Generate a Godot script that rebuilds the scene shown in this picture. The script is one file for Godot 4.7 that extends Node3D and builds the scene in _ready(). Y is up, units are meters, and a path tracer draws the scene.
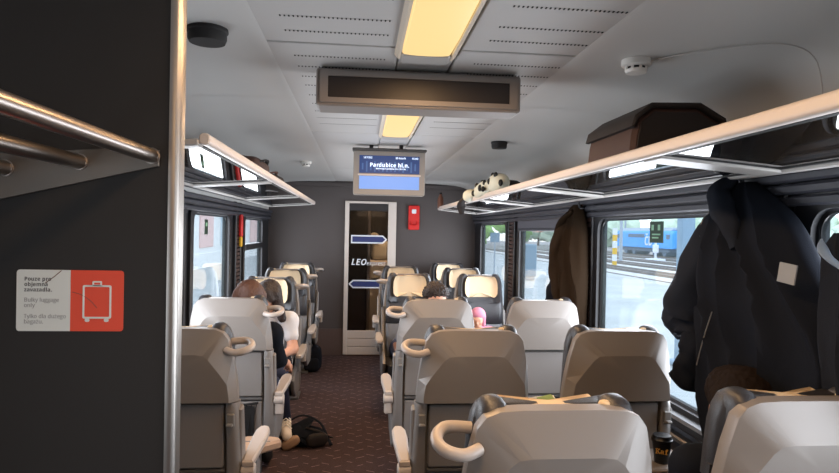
extends Node3D

# A railway saloon carriage seen down its aisle. x right, y up, -z forward along the train; the floor is y = 0.

const CX := 0.22            # middle of the carriage
const WL := -1.22           # inner face of the left wall
const WR := 1.58            # inner face of the right wall
const END := -8.25          # face of the end bulkhead
const CEIL := 2.355
var M := {}
var used := {}
var rng := RandomNumberGenerator.new()

# ------------------------------------------------------------------ shapes (lists of triangles, outward)
func signed(t: PackedVector3Array) -> PackedVector3Array:
	var v := 0.0
	var o := t[0]
	for i in range(0, t.size(), 3):
		v += (t[i] - o).dot((t[i + 1] - o).cross(t[i + 2] - o))
	if v < 0.0:
		t.reverse()
	return t

func quad(t: PackedVector3Array, a: Vector3, b: Vector3, c: Vector3, d: Vector3) -> void:
	t.append_array(PackedVector3Array([a, b, c, a, c, d]))

func loft(rings: Array, caps := true, closed := true) -> PackedVector3Array:
	var t := PackedVector3Array()
	var n: int = rings[0].size()
	for r in rings.size() - 1:
		var a: PackedVector3Array = rings[r]
		var b: PackedVector3Array = rings[r + 1]
		for i in (n if closed else n - 1):
			var j := (i + 1) % n
			quad(t, a[i], a[j], b[j], b[i])
	if caps:
		for e in [0, rings.size() - 1]:
			var a: PackedVector3Array = rings[e]
			var m := Vector3.ZERO
			for p in a:
				m += p
			m /= n
			for i in n:
				var j := (i + 1) % n
				if e == 0:
					t.append_array(PackedVector3Array([a[j], a[i], m]))
				else:
					t.append_array(PackedVector3Array([a[i], a[j], m]))
	return signed(t)

func box(c: Vector3, s: Vector3, ch := 0.003, b := Basis()) -> PackedVector3Array:
	var t := PackedVector3Array()
	var h := s / 2.0
	ch = minf(ch, minf(h.x, minf(h.y, h.z)) * 0.9)
	var g := h - Vector3.ONE * ch
	for ax in 3:
		for sg in [-1.0, 1.0]:
			var u := (ax + 1) % 3
			var w := (ax + 2) % 3
			var q := []
			for k in [[-1, -1], [1, -1], [1, 1], [-1, 1]]:
				var p := Vector3.ZERO
				p[ax] = sg * h[ax]
				p[u] = k[0] * g[u]
				p[w] = k[1] * g[w]
				q.append(p)
			out_quad(t, q[0], q[1], q[2], q[3])
	for ax in 3:
		var u := (ax + 1) % 3
		var w := (ax + 2) % 3
		for su in [-1.0, 1.0]:
			for sw in [-1.0, 1.0]:
				var q := []
				for k in [[-1, 0], [1, 0], [1, 1], [-1, 1]]:
					var p := Vector3.ZERO
					p[ax] = k[0] * g[ax]
					p[u] = su * (h[u] if k[1] == 0 else g[u])
					p[w] = sw * (g[w] if k[1] == 0 else h[w])
					q.append(p)
				out_quad(t, q[0], q[1], q[2], q[3])
	for sx in [-1.0, 1.0]:
		for sy in [-1.0, 1.0]:
			for sz in [-1.0, 1.0]:
				var a := Vector3(sx * h.x, sy * g.y, sz * g.z)
				var d := Vector3(sx * g.x, sy * h.y, sz * g.z)
				var e := Vector3(sx * g.x, sy * g.y, sz * h.z)
				if (d - a).cross(e - a).dot(a) < 0.0:
					t.append_array(PackedVector3Array([a, e, d]))
				else:
					t.append_array(PackedVector3Array([a, d, e]))
	for i in t.size():
		t[i] = c + b * t[i]
	return t

func out_quad(t: PackedVector3Array, a: Vector3, b: Vector3, c: Vector3, d: Vector3) -> void:
	if (b - a).cross(c - a).dot(a + c) < 0.0:
		quad(t, d, c, b, a)
	else:
		quad(t, a, b, c, d)

func inset(poly: PackedVector2Array, d: float) -> PackedVector2Array:
	var o := PackedVector2Array()
	var n := poly.size()
	var area := 0.0
	for i in n:
		area += poly[i].cross(poly[(i + 1) % n])
	var sg := signf(area)
	for i in n:
		var e0 := (poly[i] - poly[(i + n - 1) % n]).normalized()
		var e1 := (poly[(i + 1) % n] - poly[i]).normalized()
		var n0 := Vector2(-e0.y, e0.x) * sg
		var n1 := Vector2(-e1.y, e1.x) * sg
		var m := (n0 + n1)
		var l := m.length_squared()
		m = n0 if l < 0.05 else m * (2.0 / l)
		o.append(poly[i] + m.limit_length(2.0) * d)
	return o

# an outline in x, y drawn out along z by depth, with bevelled edges
func ext(poly: PackedVector2Array, depth: float, ch := 0.003, xf := Transform3D()) -> PackedVector3Array:
	var t := PackedVector3Array()
	var small := inset(poly, ch)
	var n := poly.size()
	var h := depth / 2.0
	var rings := [[small, -h], [poly, -h + ch], [poly, h - ch], [small, h]]
	for r in 3:
		var a: PackedVector2Array = rings[r][0]
		var b: PackedVector2Array = rings[r + 1][0]
		var za: float = rings[r][1]
		var zb: float = rings[r + 1][1]
		for i in n:
			var j := (i + 1) % n
			quad(t, Vector3(a[i].x, a[i].y, za), Vector3(a[j].x, a[j].y, za), Vector3(b[j].x, b[j].y, zb), Vector3(b[i].x, b[i].y, zb))
	var idx := Geometry2D.triangulate_polygon(small)
	var area := 0.0
	for i in n:
		area += poly[i].cross(poly[(i + 1) % n])
	for k in range(0, idx.size(), 3):
		var a := small[idx[k]]
		var b := small[idx[k + 1]]
		var c := small[idx[k + 2]]
		if (b - a).cross(c - a) * area < 0.0:
			var sw := b
			b = c
			c = sw
		t.append_array(PackedVector3Array([Vector3(a.x, a.y, h), Vector3(b.x, b.y, h), Vector3(c.x, c.y, h)]))
		t.append_array(PackedVector3Array([Vector3(a.x, a.y, -h), Vector3(c.x, c.y, -h), Vector3(b.x, b.y, -h)]))
	for i in t.size():
		t[i] = xf * t[i]
	return signed(t)

func rrect(w: float, h: float, r: float, n := 5, c := Vector2.ZERO) -> PackedVector2Array:
	var o := PackedVector2Array()
	for k in 4:
		var m := Vector2([1, -1, -1, 1][k] * (w / 2 - r), [1, 1, -1, -1][k] * (h / 2 - r))
		for i in n + 1:
			var a := PI / 2 * (k + float(i) / n)
			o.append(c + m + Vector2(cos(a), sin(a)) * r)
	return o

# a flat ring between two outlines with as many points each
func ring(outer: PackedVector2Array, inner: PackedVector2Array, depth: float, xf := Transform3D()) -> PackedVector3Array:
	var t := PackedVector3Array()
	var n := outer.size()
	var h := depth / 2
	for i in n:
		var j := (i + 1) % n
		var o0 := outer[i]
		var o1 := outer[j]
		var i0 := inner[i]
		var i1 := inner[j]
		quad(t, Vector3(o0.x, o0.y, h), Vector3(o1.x, o1.y, h), Vector3(i1.x, i1.y, h), Vector3(i0.x, i0.y, h))
		quad(t, Vector3(i0.x, i0.y, -h), Vector3(i1.x, i1.y, -h), Vector3(o1.x, o1.y, -h), Vector3(o0.x, o0.y, -h))
		quad(t, Vector3(o0.x, o0.y, -h), Vector3(o1.x, o1.y, -h), Vector3(o1.x, o1.y, h), Vector3(o0.x, o0.y, h))
		quad(t, Vector3(i1.x, i1.y, -h), Vector3(i0.x, i0.y, -h), Vector3(i0.x, i0.y, h), Vector3(i1.x, i1.y, h))
	for i in t.size():
		t[i] = xf * t[i]
	return signed(t)

func curve(pts: Array, sub := 4) -> Array:
	var o := []
	for i in pts.size() - 1:
		var p0 = pts[maxi(i - 1, 0)]
		var p1 = pts[i]
		var p2 = pts[i + 1]
		var p3 = pts[mini(i + 2, pts.size() - 1)]
		for k in sub:
			o.append(p1.cubic_interpolate(p2, p0, p3, float(k) / sub))
	o.append(pts[-1])
	return o

# a tube along points; rad is a number or one number per point; squash flattens it along the frame's second axis
func tube(pts: Array, rad, n := 10, squash := 1.0, up := Vector3.UP) -> PackedVector3Array:
	var rings := []
	var m := pts.size()
	for i in m:
		var d: Vector3 = (pts[mini(i + 1, m - 1)] - pts[maxi(i - 1, 0)]).normalized()
		var u := up
		if absf(d.dot(u)) > 0.98:
			u = Vector3.RIGHT
		var s := d.cross(u).normalized()
		u = s.cross(d).normalized()
		var r: float = rad if (rad is float or rad is int) else rad[i]
		var rg := PackedVector3Array()
		for k in n:
			var a := TAU * k / n
			rg.append(pts[i] + s * cos(a) * r + u * sin(a) * r * squash)
		rings.append(rg)
	return loft(rings)

func lathe(profile: Array, n := 16, xf := Transform3D()) -> PackedVector3Array:
	var rings := []
	for p in profile:
		var rg := PackedVector3Array()
		for k in n:
			var a := TAU * k / n
			rg.append(xf * Vector3(cos(a) * p.x, p.y, sin(a) * p.x))
		rings.append(rg)
	return loft(rings)

# a pillow-like body: an ellipsoid with squared-off sides
func blob(c: Vector3, s: Vector3, power := 0.6, b := Basis(), bump := 0.0, nu := 20, nv := 12) -> PackedVector3Array:
	var rings := []
	for v in nv + 1:
		var ph := -PI / 2 + PI * v / nv
		var rg := PackedVector3Array()
		for u in nu:
			var th := TAU * u / nu
			var p := Vector3(spow(cos(ph), power) * spow(cos(th), power), spow(sin(ph), power), spow(cos(ph), power) * spow(sin(th), power))
			var k := 1.0 + bump * (sin(7.0 * p.x + 3.0 * p.y) * sin(5.0 * p.z + 4.0 * p.y + 1.0))
			rg.append(c + b * (p * s * 0.5 * k))
		rings.append(rg)
	return loft(rings, false)

func spow(x: float, p: float) -> float:
	return signf(x) * pow(absf(x), p)

# smooth union of tapered capsules [a, b, ra, rb], meshed as surface nets
func nets(bones: Array, cell: float, k: float) -> PackedVector3Array:
	var lo := Vector3.ONE * 1e9
	var hi := -lo
	for b in bones:
		var r: float = maxf(b[2], b[3]) + cell * 2.5
		var a0: Vector3 = b[0]
		var a1: Vector3 = b[1]
		lo = lo.min(a0.min(a1) - Vector3.ONE * r)
		hi = hi.max(a0.max(a1) + Vector3.ONE * r)
	var nx := int((hi.x - lo.x) / cell) + 2
	var ny := int((hi.y - lo.y) / cell) + 2
	var nz := int((hi.z - lo.z) / cell) + 2
	var f := PackedFloat32Array()
	f.resize(nx * ny * nz)
	f.fill(1.0)
	var live := PackedByteArray()
	live.resize(nx * ny * nz)
	for b in bones:
		var a0: Vector3 = b[0]
		var a1: Vector3 = b[1]
		var ra: float = b[2]
		var rb: float = b[3]
		var r: float = maxf(ra, rb) + cell * 2.2 + k * 0.6
		var l := ((a0.min(a1) - Vector3.ONE * r - lo) / cell).floor()
		var h := ((a0.max(a1) + Vector3.ONE * r - lo) / cell).ceil()
		var ab := a1 - a0
		var ll := maxf(ab.length_squared(), 1e-9)
		for z in range(maxi(0, int(l.z)), mini(nz, int(h.z) + 1)):
			for y in range(maxi(0, int(l.y)), mini(ny, int(h.y) + 1)):
				var at := (z * ny + y) * nx
				for x in range(maxi(0, int(l.x)), mini(nx, int(h.x) + 1)):
					var p := lo + Vector3(x, y, z) * cell
					var s := clampf((p - a0).dot(ab) / ll, 0.0, 1.0)
					var d := p.distance_to(a0 + ab * s) - lerpf(ra, rb, s)
					var o := f[at + x]
					if o >= 1.0:
						f[at + x] = d
					else:
						var m := clampf(0.5 + 0.5 * (o - d) / k, 0.0, 1.0)
						f[at + x] = lerpf(o, d, m) - k * m * (1.0 - m)
					live[at + x] = 1
	var vert := {}
	var t := PackedVector3Array()
	var off := [0, 1, nx, nx + 1, nx * ny, nx * ny + 1, nx * ny + nx, nx * ny + nx + 1]
	var edges := [[0, 1], [2, 3], [4, 5], [6, 7], [0, 2], [1, 3], [4, 6], [5, 7], [0, 4], [1, 5], [2, 6], [3, 7]]
	for z in nz - 1:
		for y in ny - 1:
			var at := (z * ny + y) * nx
			for x in nx - 1:
				var i := at + x
				if live[i] == 0:
					continue
				var neg := 0
				for o in off:
					if f[i + o] < 0.0:
						neg += 1
				if neg == 0 or neg == 8:
					continue
				var sum := Vector3.ZERO
				var c := 0
				for e in edges:
					var u: float = f[i + off[e[0]]]
					var w: float = f[i + off[e[1]]]
					if (u < 0.0) != (w < 0.0):
						var s := u / (u - w)
						var p0 := Vector3(e[0] & 1, (e[0] >> 1) & 1, e[0] >> 2)
						var p1 := Vector3(e[1] & 1, (e[1] >> 1) & 1, e[1] >> 2)
						sum += p0.lerp(p1, s)
						c += 1
				vert[i] = lo + (Vector3(x, y, z) + sum / c) * cell
	var step := [1, nx, nx * ny]
	for i in vert:
		for ax in 3:
			var j: int = i + step[ax]
			if j >= f.size() or (f[i] < 0.0) == (f[j] < 0.0):
				continue
			var u: int = step[(ax + 1) % 3]
			var w: int = step[(ax + 2) % 3]
			if not (vert.has(i - u) and vert.has(i - w) and vert.has(i - u - w)):
				continue
			var a: Vector3 = vert[i]
			var b: Vector3 = vert[i - u]
			var c: Vector3 = vert[i - u - w]
			var d: Vector3 = vert[i - w]
			if f[i] < 0.0:
				quad(t, a, b, c, d)
			else:
				quad(t, d, c, b, a)
	return signed(t)

func moved(t: PackedVector3Array, xf: Transform3D) -> PackedVector3Array:
	return signed(xf * t)

func mesh_of(pieces: Array, crease := 0.72) -> ArrayMesh:
	var t := PackedVector3Array()
	for p in pieces:
		t.append_array(p)
	var nf := t.size() / 3
	var fn := PackedVector3Array()
	var fu := PackedVector3Array()
	var at := {}
	for k in nf:
		var n := (t[k * 3 + 1] - t[k * 3]).cross(t[k * 3 + 2] - t[k * 3])
		fn.append(n)
		fu.append(n.normalized())
		for c in 3:
			var key := Vector3i((t[k * 3 + c] * 10000.0).round())
			if at.has(key):
				at[key].append(k)
			else:
				at[key] = [k]
	var vs := PackedVector3Array()
	var ns := PackedVector3Array()
	for k in nf:
		for c in [0, 2, 1]:
			var p := t[k * 3 + c]
			var sum := Vector3.ZERO
			for o in at[Vector3i((p * 10000.0).round())]:
				if fu[k].dot(fu[o]) > crease:
					sum += fn[o]
			vs.append(p)
			ns.append(sum.normalized() if sum.length_squared() > 1e-20 else fu[k])
	var arr := []
	arr.resize(Mesh.ARRAY_MAX)
	arr[Mesh.ARRAY_VERTEX] = vs
	arr[Mesh.ARRAY_NORMAL] = ns
	var m := ArrayMesh.new()
	m.add_surface_from_arrays(Mesh.PRIMITIVE_TRIANGLES, arr)
	return m

# ------------------------------------------------------------------ objects
func numbered(called: String) -> String:
	var k: int = used.get(called, 0)
	used[called] = k + 1
	return called if k == 0 else "%s_%03d" % [called, k]

func part_name(parent: Node, called: String) -> String:
	if not parent.has_node(called):
		return called
	var k := 1
	while parent.has_node("%s_%03d" % [called, k]):
		k += 1
	return "%s_%03d" % [called, k]

func build(called: String, pieces: Array, mat: Material, parent: Node = self, crease := 0.72) -> MeshInstance3D:
	return put(called, mesh_of(pieces, crease), mat, parent)

func put(called: String, mesh: Mesh, mat: Material, parent: Node = self, xf := Transform3D()) -> MeshInstance3D:
	var o := MeshInstance3D.new()
	o.mesh = mesh
	o.material_override = mat
	o.transform = xf
	o.name = numbered(called) if parent == self else part_name(parent, called)
	parent.add_child(o, true)
	return o

func tag(o: Node, label: String, category: String, group := "") -> Node:
	o.set_meta("label", label)
	o.set_meta("category", category)
	if group:
		o.set_meta("group", group)
	return o

func thing(called: String, label: String, category: String, at := Vector3.ZERO, turn := 0.0, group := "") -> Node3D:
	var o := Node3D.new()
	o.name = numbered(called)
	add_child(o, true)
	o.position = at
	o.rotation.y = turn
	tag(o, label, category, group)
	return o

func setting(called: String, label: String, category: String) -> Node3D:
	var o := thing(called, label, category)
	o.set_meta("kind", "structure")
	return o

func dup(root: Node3D, at: Vector3, turn: float, label: String, group := "") -> Node3D:
	var r: Node3D = root.duplicate()
	var base := String(root.name)
	r.name = numbered(base.left(base.length() - 4) if base.substr(base.length() - 4, 1) == "_" and base.right(3).is_valid_int() else base)
	add_child(r, true)
	r.position = at
	r.rotation.y = turn
	r.set_meta("label", label)
	if group:
		r.set_meta("group", group)
	return r

func lettering(text: String, height: float, mat: Material, parent: Node, xf: Transform3D, bold := false, face := "Droid Sans", depth := 0.0008) -> MeshInstance3D:
	var tm := TextMesh.new()
	var sf := SystemFont.new()
	sf.font_names = PackedStringArray([face])
	if bold:
		sf.font_weight = 700
	tm.font = sf
	tm.text = text
	tm.font_size = 32
	tm.pixel_size = height / 32.0
	tm.depth = depth
	tm.curve_step = 2.0
	return put("lettering", tm, mat, parent, xf)

# ------------------------------------------------------------------ materials
func mat(color: Color, rough := 0.6, metal := 0.0) -> StandardMaterial3D:
	var m := StandardMaterial3D.new()
	m.albedo_color = color
	m.roughness = rough
	m.metallic = metal
	return m

func grain(m: StandardMaterial3D, freq: float, depth: float, scale := 4.0, sd := 1) -> StandardMaterial3D:
	var n := FastNoiseLite.new()
	n.frequency = freq
	n.seed = sd
	n.fractal_octaves = 3
	var t := NoiseTexture2D.new()
	t.width = 256
	t.height = 256
	t.noise = n
	t.seamless = true
	t.as_normal_map = true
	t.bump_strength = depth
	m.normal_enabled = true
	m.normal_texture = t
	m.normal_scale = 0.5
	m.uv1_triplanar = true
	m.uv1_scale = Vector3.ONE * scale
	return m

func mottle(m: StandardMaterial3D, a: Color, b: Color, freq: float, scale: float, sd := 3) -> StandardMaterial3D:
	var n := FastNoiseLite.new()
	n.frequency = freq
	n.seed = sd
	n.fractal_octaves = 4
	var g := Gradient.new()
	g.set_color(0, a)
	g.set_color(1, b)
	var t := NoiseTexture2D.new()
	t.width = 256
	t.height = 256
	t.noise = n
	t.seamless = true
	t.color_ramp = g
	m.albedo_color = Color.WHITE
	m.albedo_texture = t
	m.uv1_triplanar = true
	m.uv1_world_triplanar = false
	m.uv1_scale = Vector3.ONE * scale
	return m

func glass(tint: Color, alpha: float) -> StandardMaterial3D:
	var m := mat(Color(tint, alpha), 0.02)
	m.transparency = BaseMaterial3D.TRANSPARENCY_ALPHA
	return m

func glow(c: Color, energy: float) -> StandardMaterial3D:
	var m := mat(c, 0.5)
	m.emission_enabled = true
	m.emission = c
	m.emission_energy_multiplier = energy
	return m

func carpet_material() -> StandardMaterial3D:
	var im := Image.create(512, 512, false, Image.FORMAT_RGB8)
	rng.seed = 11
	for y in 512:
		for x in 512:
			var v := rng.randf_range(0.8, 1.2)
			im.set_pixel(x, y, Color(0.275 * v, 0.222 * v, 0.216 * v))
	# short woven dashes, in rows that lean one way and then the other
	for r in 16:
		for c in 8:
			var ox := c * 64 + (32 if r % 2 else 0) + rng.randi_range(-5, 5)
			var oy := r * 32 + rng.randi_range(-4, 4)
			var lean := 0.55 if r % 2 else -0.55
			for i in rng.randi_range(15, 26):
				for w in 3:
					var v := rng.randf_range(0.75, 1.1)
					im.set_pixel(posmod(ox + i, 512), posmod(oy + int(i * lean) + w, 512), Color(0.56 * v, 0.46 * v, 0.47 * v))
	var m := mat(Color.WHITE, 0.95)
	m.albedo_texture = ImageTexture.create_from_image(im)
	m.uv1_triplanar = true
	m.uv1_world_triplanar = true
	m.uv1_scale = Vector3.ONE * 0.8
	return m

func brushed(c: Color, rough: float) -> StandardMaterial3D:
	var m := mat(c, rough, 1.0)
	return m

func make_materials() -> void:
	M.panel = grain(mat(Color(0.74, 0.73, 0.72), 0.55), 0.2, 0.6, 6.0)
	M.side_panel = mat(Color(0.76, 0.755, 0.745), 0.5)
	M.seam = mat(Color(0.12, 0.115, 0.11), 0.8)
	M.dark_wall = grain(mat(Color(0.275, 0.25, 0.247), 0.6), 0.3, 0.5, 8.0)
	M.window_black = mat(Color(0.10, 0.105, 0.125), 0.45)
	M.ridge = mat(Color(0.225, 0.23, 0.26), 0.5)
	M.blind = mat(Color(0.36, 0.36, 0.39), 0.8)
	M.kick = mat(Color(0.33, 0.27, 0.255), 0.6)
	M.pillar = mat(Color(0.24, 0.17, 0.155), 0.7)
	M.carpet = carpet_material()
	M.partition = grain(mat(Color(0.14, 0.13, 0.125), 0.62), 0.3, 0.6, 8.0)
	M.steel = brushed(Color(0.62, 0.58, 0.55), 0.3)
	M.steel_trim = brushed(Color(0.66, 0.64, 0.62), 0.36)
	M.steel_plate = brushed(Color(0.47, 0.445, 0.42), 0.42)
	M.frame = mat(Color(0.80, 0.76, 0.73), 0.45)
	M.frame_grey = mat(Color(0.66, 0.645, 0.63), 0.45)
	M.rack_glass = glass(Color(0.02, 0.02, 0.025), 0.55)
	M.pane = glass(Color(0.75, 0.9, 0.95), 0.06)
	M.door_glass = glass(Color(0.04, 0.035, 0.035), 0.25)
	M.gasket = mat(Color(0.05, 0.05, 0.055), 0.6)
	M.lens = glow(Color(1.0, 0.86, 0.58), 0.92)
	M.lens.albedo_color = Color(0.35, 0.30, 0.22)
	M.lens_core = glow(Color(1.0, 0.84, 0.52), 1.6)
	M.lamp_frame = mat(Color(0.86, 0.80, 0.72), 0.4)
	M.box_grey = mat(Color(0.50, 0.47, 0.45), 0.5)
	M.bezel = mat(Color(0.55, 0.53, 0.51), 0.5)
	M.dark_display = mat(Color(0.10, 0.065, 0.06), 0.5)
	M.display_blue = glow(Color(0.10, 0.20, 0.38), 0.75)
	M.display_sky = glow(Color(0.55, 0.71, 1.0), 0.85)
	M.display_sky.albedo_color = Color(0.1, 0.12, 0.2)
	M.display_text = glow(Color(0.85, 0.92, 1.0), 0.85)
	M.display_faint = glow(Color(0.20, 0.32, 0.50), 0.75)
	M.speaker = mat(Color(0.09, 0.08, 0.078), 0.75)
	M.white_plastic = mat(Color(0.86, 0.85, 0.83), 0.45)
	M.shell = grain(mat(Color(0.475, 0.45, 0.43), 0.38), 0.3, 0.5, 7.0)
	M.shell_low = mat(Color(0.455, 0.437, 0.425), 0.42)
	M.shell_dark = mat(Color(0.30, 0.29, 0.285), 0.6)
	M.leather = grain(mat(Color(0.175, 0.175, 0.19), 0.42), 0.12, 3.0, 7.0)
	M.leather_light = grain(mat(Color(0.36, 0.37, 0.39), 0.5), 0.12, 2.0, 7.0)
	M.cream = grain(mat(Color(0.79, 0.71, 0.59), 0.85), 0.25, 1.5, 7.0)
	M.cream_text = mat(Color(0.45, 0.40, 0.34), 0.8)
	M.handle = mat(Color(0.66, 0.62, 0.59), 0.35)
	M.tan_pad = mat(Color(0.70, 0.56, 0.45), 0.5)
	M.latch = mat(Color(0.42, 0.41, 0.40), 0.4)
	M.black_net = mat(Color(0.06, 0.06, 0.065), 0.9)
	M.sticker_white = mat(Color(0.86, 0.88, 0.87), 0.5)
	M.sticker_red = mat(Color(0.90, 0.29, 0.16), 0.5)
	M.ink = mat(Color(0.33, 0.34, 0.35), 0.6)
	M.ink_light = mat(Color(0.55, 0.56, 0.57), 0.6)
	M.scratch = mat(Color(0.42, 0.30, 0.27), 0.7)
	M.sign_blue = mat(Color(0.14, 0.19, 0.40), 0.5)
	M.sign_white = mat(Color(0.85, 0.87, 0.90), 0.5)
	M.red = mat(Color(0.78, 0.10, 0.09), 0.45)
	M.yellow = mat(Color(0.85, 0.68, 0.12), 0.5)
	M.green_sign = mat(Color(0.03, 0.20, 0.12), 0.5)
	M.green_mark = mat(Color(0.55, 0.75, 0.62), 0.5)
	M.bag_brown = grain(mat(Color(0.225, 0.135, 0.105), 0.75), 0.2, 2.0, 9.0)
	M.bag_dark = mat(Color(0.10, 0.07, 0.065), 0.8)
	M.black_cloth = grain(mat(Color(0.10, 0.112, 0.14), 0.85), 0.15, 2.5, 6.0)
	M.black_cloth_low = grain(mat(Color(0.125, 0.137, 0.165), 0.8), 0.15, 2.5, 6.0)
	M.olive = grain(mat(Color(0.165, 0.125, 0.09), 0.85), 0.12, 3.0, 5.0)
	M.hair_black = grain(mat(Color(0.13, 0.105, 0.095), 0.75), 0.08, 6.0, 9.0)
	for k in [M.black_cloth, M.black_cloth_low, M.olive, M.carpet, M.hair_black]:
		k.metallic_specular = 0.15
	M.grey_lining = mat(Color(0.50, 0.58, 0.68), 0.5)
	M.label_cloth = mat(Color(0.55, 0.56, 0.57), 0.8)
	M.skin = mat(Color(0.80, 0.60, 0.50), 0.55)
	M.hair_brown = grain(mat(Color(0.30, 0.18, 0.12), 0.6), 0.08, 6.0, 9.0)
	M.hair_dark = grain(mat(Color(0.16, 0.105, 0.08), 0.6), 0.08, 6.0, 9.0)
	M.white_shirt = grain(mat(Color(0.85, 0.85, 0.86), 0.85), 0.1, 3.0, 5.0)
	M.jeans = grain(mat(Color(0.10, 0.13, 0.23), 0.85), 0.3, 2.0, 8.0)
	M.pink_knit = grain(mat(Color(0.76, 0.48, 0.56), 0.9), 0.3, 3.0, 9.0)
	M.grey_knit = mat(Color(0.42, 0.42, 0.44), 0.9)
	M.beige_shoe = mat(Color(0.90, 0.86, 0.82), 0.7)
	M.lace = mat(Color(0.96, 0.95, 0.93), 0.8)
	M.tan_bag = mat(Color(0.58, 0.47, 0.38), 0.6)
	M.spotted = mat(Color(0.80, 0.80, 0.73), 0.85)
	M.spot = mat(Color(0.07, 0.075, 0.065), 0.85)
	M.gold = mat(Color(0.70, 0.52, 0.22), 0.4)
	M.cup_black = mat(Color(0.04, 0.04, 0.045), 0.35)
	M.paper = mat(Color(0.90, 0.90, 0.88), 0.7)
	M.paper_green = mat(Color(0.58, 0.68, 0.42), 0.7)
	M.wood = mat(Color(0.42, 0.26, 0.19), 0.5)
	M.concrete = mottle(mat(Color.WHITE, 0.9), Color(0.66, 0.67, 0.66), Color(0.74, 0.75, 0.74), 0.01, 0.1)
	M.ballast = mottle(mat(Color.WHITE, 0.95), Color(0.50, 0.48, 0.47), Color(0.68, 0.66, 0.64), 0.05, 0.25)
	M.ballast_light = mottle(mat(Color.WHITE, 0.95), Color(0.74, 0.73, 0.71), Color(0.84, 0.83, 0.81), 0.05, 0.25)
	M.rail = mat(Color(0.42, 0.38, 0.37), 0.4, 0.6)
	M.loco_blue = mat(Color(0.22, 0.60, 0.90), 0.4)
	M.loco_dark = mat(Color(0.36, 0.42, 0.50), 0.6)
	M.loco_roof = mat(Color(0.62, 0.66, 0.70), 0.6)
	M.tank = mat(Color(0.80, 0.77, 0.70), 0.5)
	M.post = mat(Color(0.50, 0.60, 0.68), 0.5)
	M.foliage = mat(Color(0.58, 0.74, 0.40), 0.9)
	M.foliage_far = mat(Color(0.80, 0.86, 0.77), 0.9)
	M.facade_pink = mat(Color(0.93, 0.78, 0.75), 0.9)
	M.facade_pale = mat(Color(0.95, 0.95, 0.94), 0.9)
	M.facade_blue = mat(Color(0.80, 0.86, 0.90), 0.8)
	M.bin = mat(Color(0.45, 0.55, 0.62), 0.6)

# ------------------------------------------------------------------ lens, sky, lamps
func stage() -> void:
	var cam := Camera3D.new()
	cam.name = "camera"
	cam.fov = rad_to_deg(2.0 * atan(236.5 / 606.0))
	cam.near = 0.03
	cam.far = 600.0
	cam.transform = Transform3D(Basis(Vector3.UP, -0.0979) * Basis(Vector3.RIGHT, -0.0088) * Basis(Vector3.BACK, 0.02), Vector3(0, 1.70, 0))
	add_child(cam)
	cam.current = true
	var sm := ProceduralSkyMaterial.new()
	sm.sky_top_color = Color(0.80, 0.88, 0.97)
	sm.sky_horizon_color = Color(0.92, 0.96, 0.99)
	sm.ground_bottom_color = Color(0.55, 0.55, 0.54)
	sm.ground_horizon_color = Color(0.86, 0.89, 0.90)
	sm.sky_energy_multiplier = SKY
	sm.ground_energy_multiplier = SKY
	sm.sun_angle_max = 0.0
	var e := Environment.new()
	e.background_mode = Environment.BG_SKY
	e.sky = Sky.new()
	e.sky.sky_material = sm
	e.tonemap_mode = Environment.TONE_MAPPER_LINEAR
	e.tonemap_exposure = EXPOSURE
	e.sdfgi_enabled = true
	e.ssao_enabled = true
	e.ssil_enabled = true
	var we := WorldEnvironment.new()
	we.name = "environment"
	we.environment = e
	add_child(we)

const SKY := 1.6
const EXPOSURE := 1.07
const LAMP := 2.0
const DAY := 2.4

func ceiling_lamp(z0: float, z1: float, label: String) -> void:
	var o := thing("ceiling_light", label, "ceiling light", Vector3(0.228, CEIL, (z0 + z1) / 2), 0, "fluorescent lamps along the ceiling")
	var l := absf(z1 - z0)
	var trim := []
	for s in [-1, 1]:
		trim.append(ext(PackedVector2Array([Vector2(s * 0.114, 0.004), Vector2(s * 0.114, -0.004), Vector2(s * 0.102, -0.018), Vector2(s * 0.093, -0.018), Vector2(s * 0.093, 0.004)]), l + 0.1, 0.002))
	build("frame", trim, M.lamp_frame, o)
	for s in [-1, 1]:
		build("end_cap", [ext(rrect(0.186, 0.11, 0.02, 3), 0.02, 0.006, Transform3D(Basis(Vector3.RIGHT, PI / 2), Vector3(0, -0.010, s * (l / 2 + 0.05))))], M.frame_grey, o)
	# the diffuser sags like a shallow tray
	var rings := []
	for k in 9:
		var u := k / 8.0
		var z := -l / 2 + l * u
		var edge := 0.004 if k == 0 or k == 8 else 0.0
		var rg := PackedVector3Array()
		for i in 9:
			var a := PI * i / 8.0
			rg.append(Vector3(-cos(a) * (0.092 - edge), -0.008 - (0.018 - edge * 2.0) * pow(sin(a), 0.5), z))
		rg.append(Vector3(0.088, 0.0, z))
		rg.append(Vector3(-0.088, 0.0, z))
		rings.append(rg)
	build("diffuser", [loft(rings)], M.lens, o)
	var al := AreaLight3D.new()
	al.name = "lamp_glow"
	al.area_size = Vector2(0.16, l)
	al.light_color = Color(1.0, 0.80, 0.58)
	al.light_energy = LAMP
	al.area_range = 12.0
	al.area_attenuation = 2.0
	al.shadow_enabled = true
	al.transform = Transform3D(Basis(Vector3.RIGHT, -PI / 2), Vector3(0, -0.034, 0))
	o.add_child(al)

func lamps() -> void:
	ceiling_lamp(1.9, 0.7, "warm ceiling lamp behind the viewpoint, over the rear of the aisle")
	ceiling_lamp(-0.72, -2.2, "large warm glowing ceiling lamp nearest the viewpoint, cut off by the top edge")
	ceiling_lamp(-2.64, -4.14, "small warm ceiling lamp between the long dark panel and the passenger screen")
	ceiling_lamp(-8.75, -9.75, "ceiling lamp of the vestibule behind the glass end door")
	ceiling_lamp(-5.0, -6.3, "warm ceiling lamp hidden beyond the hanging passenger screen")

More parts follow.
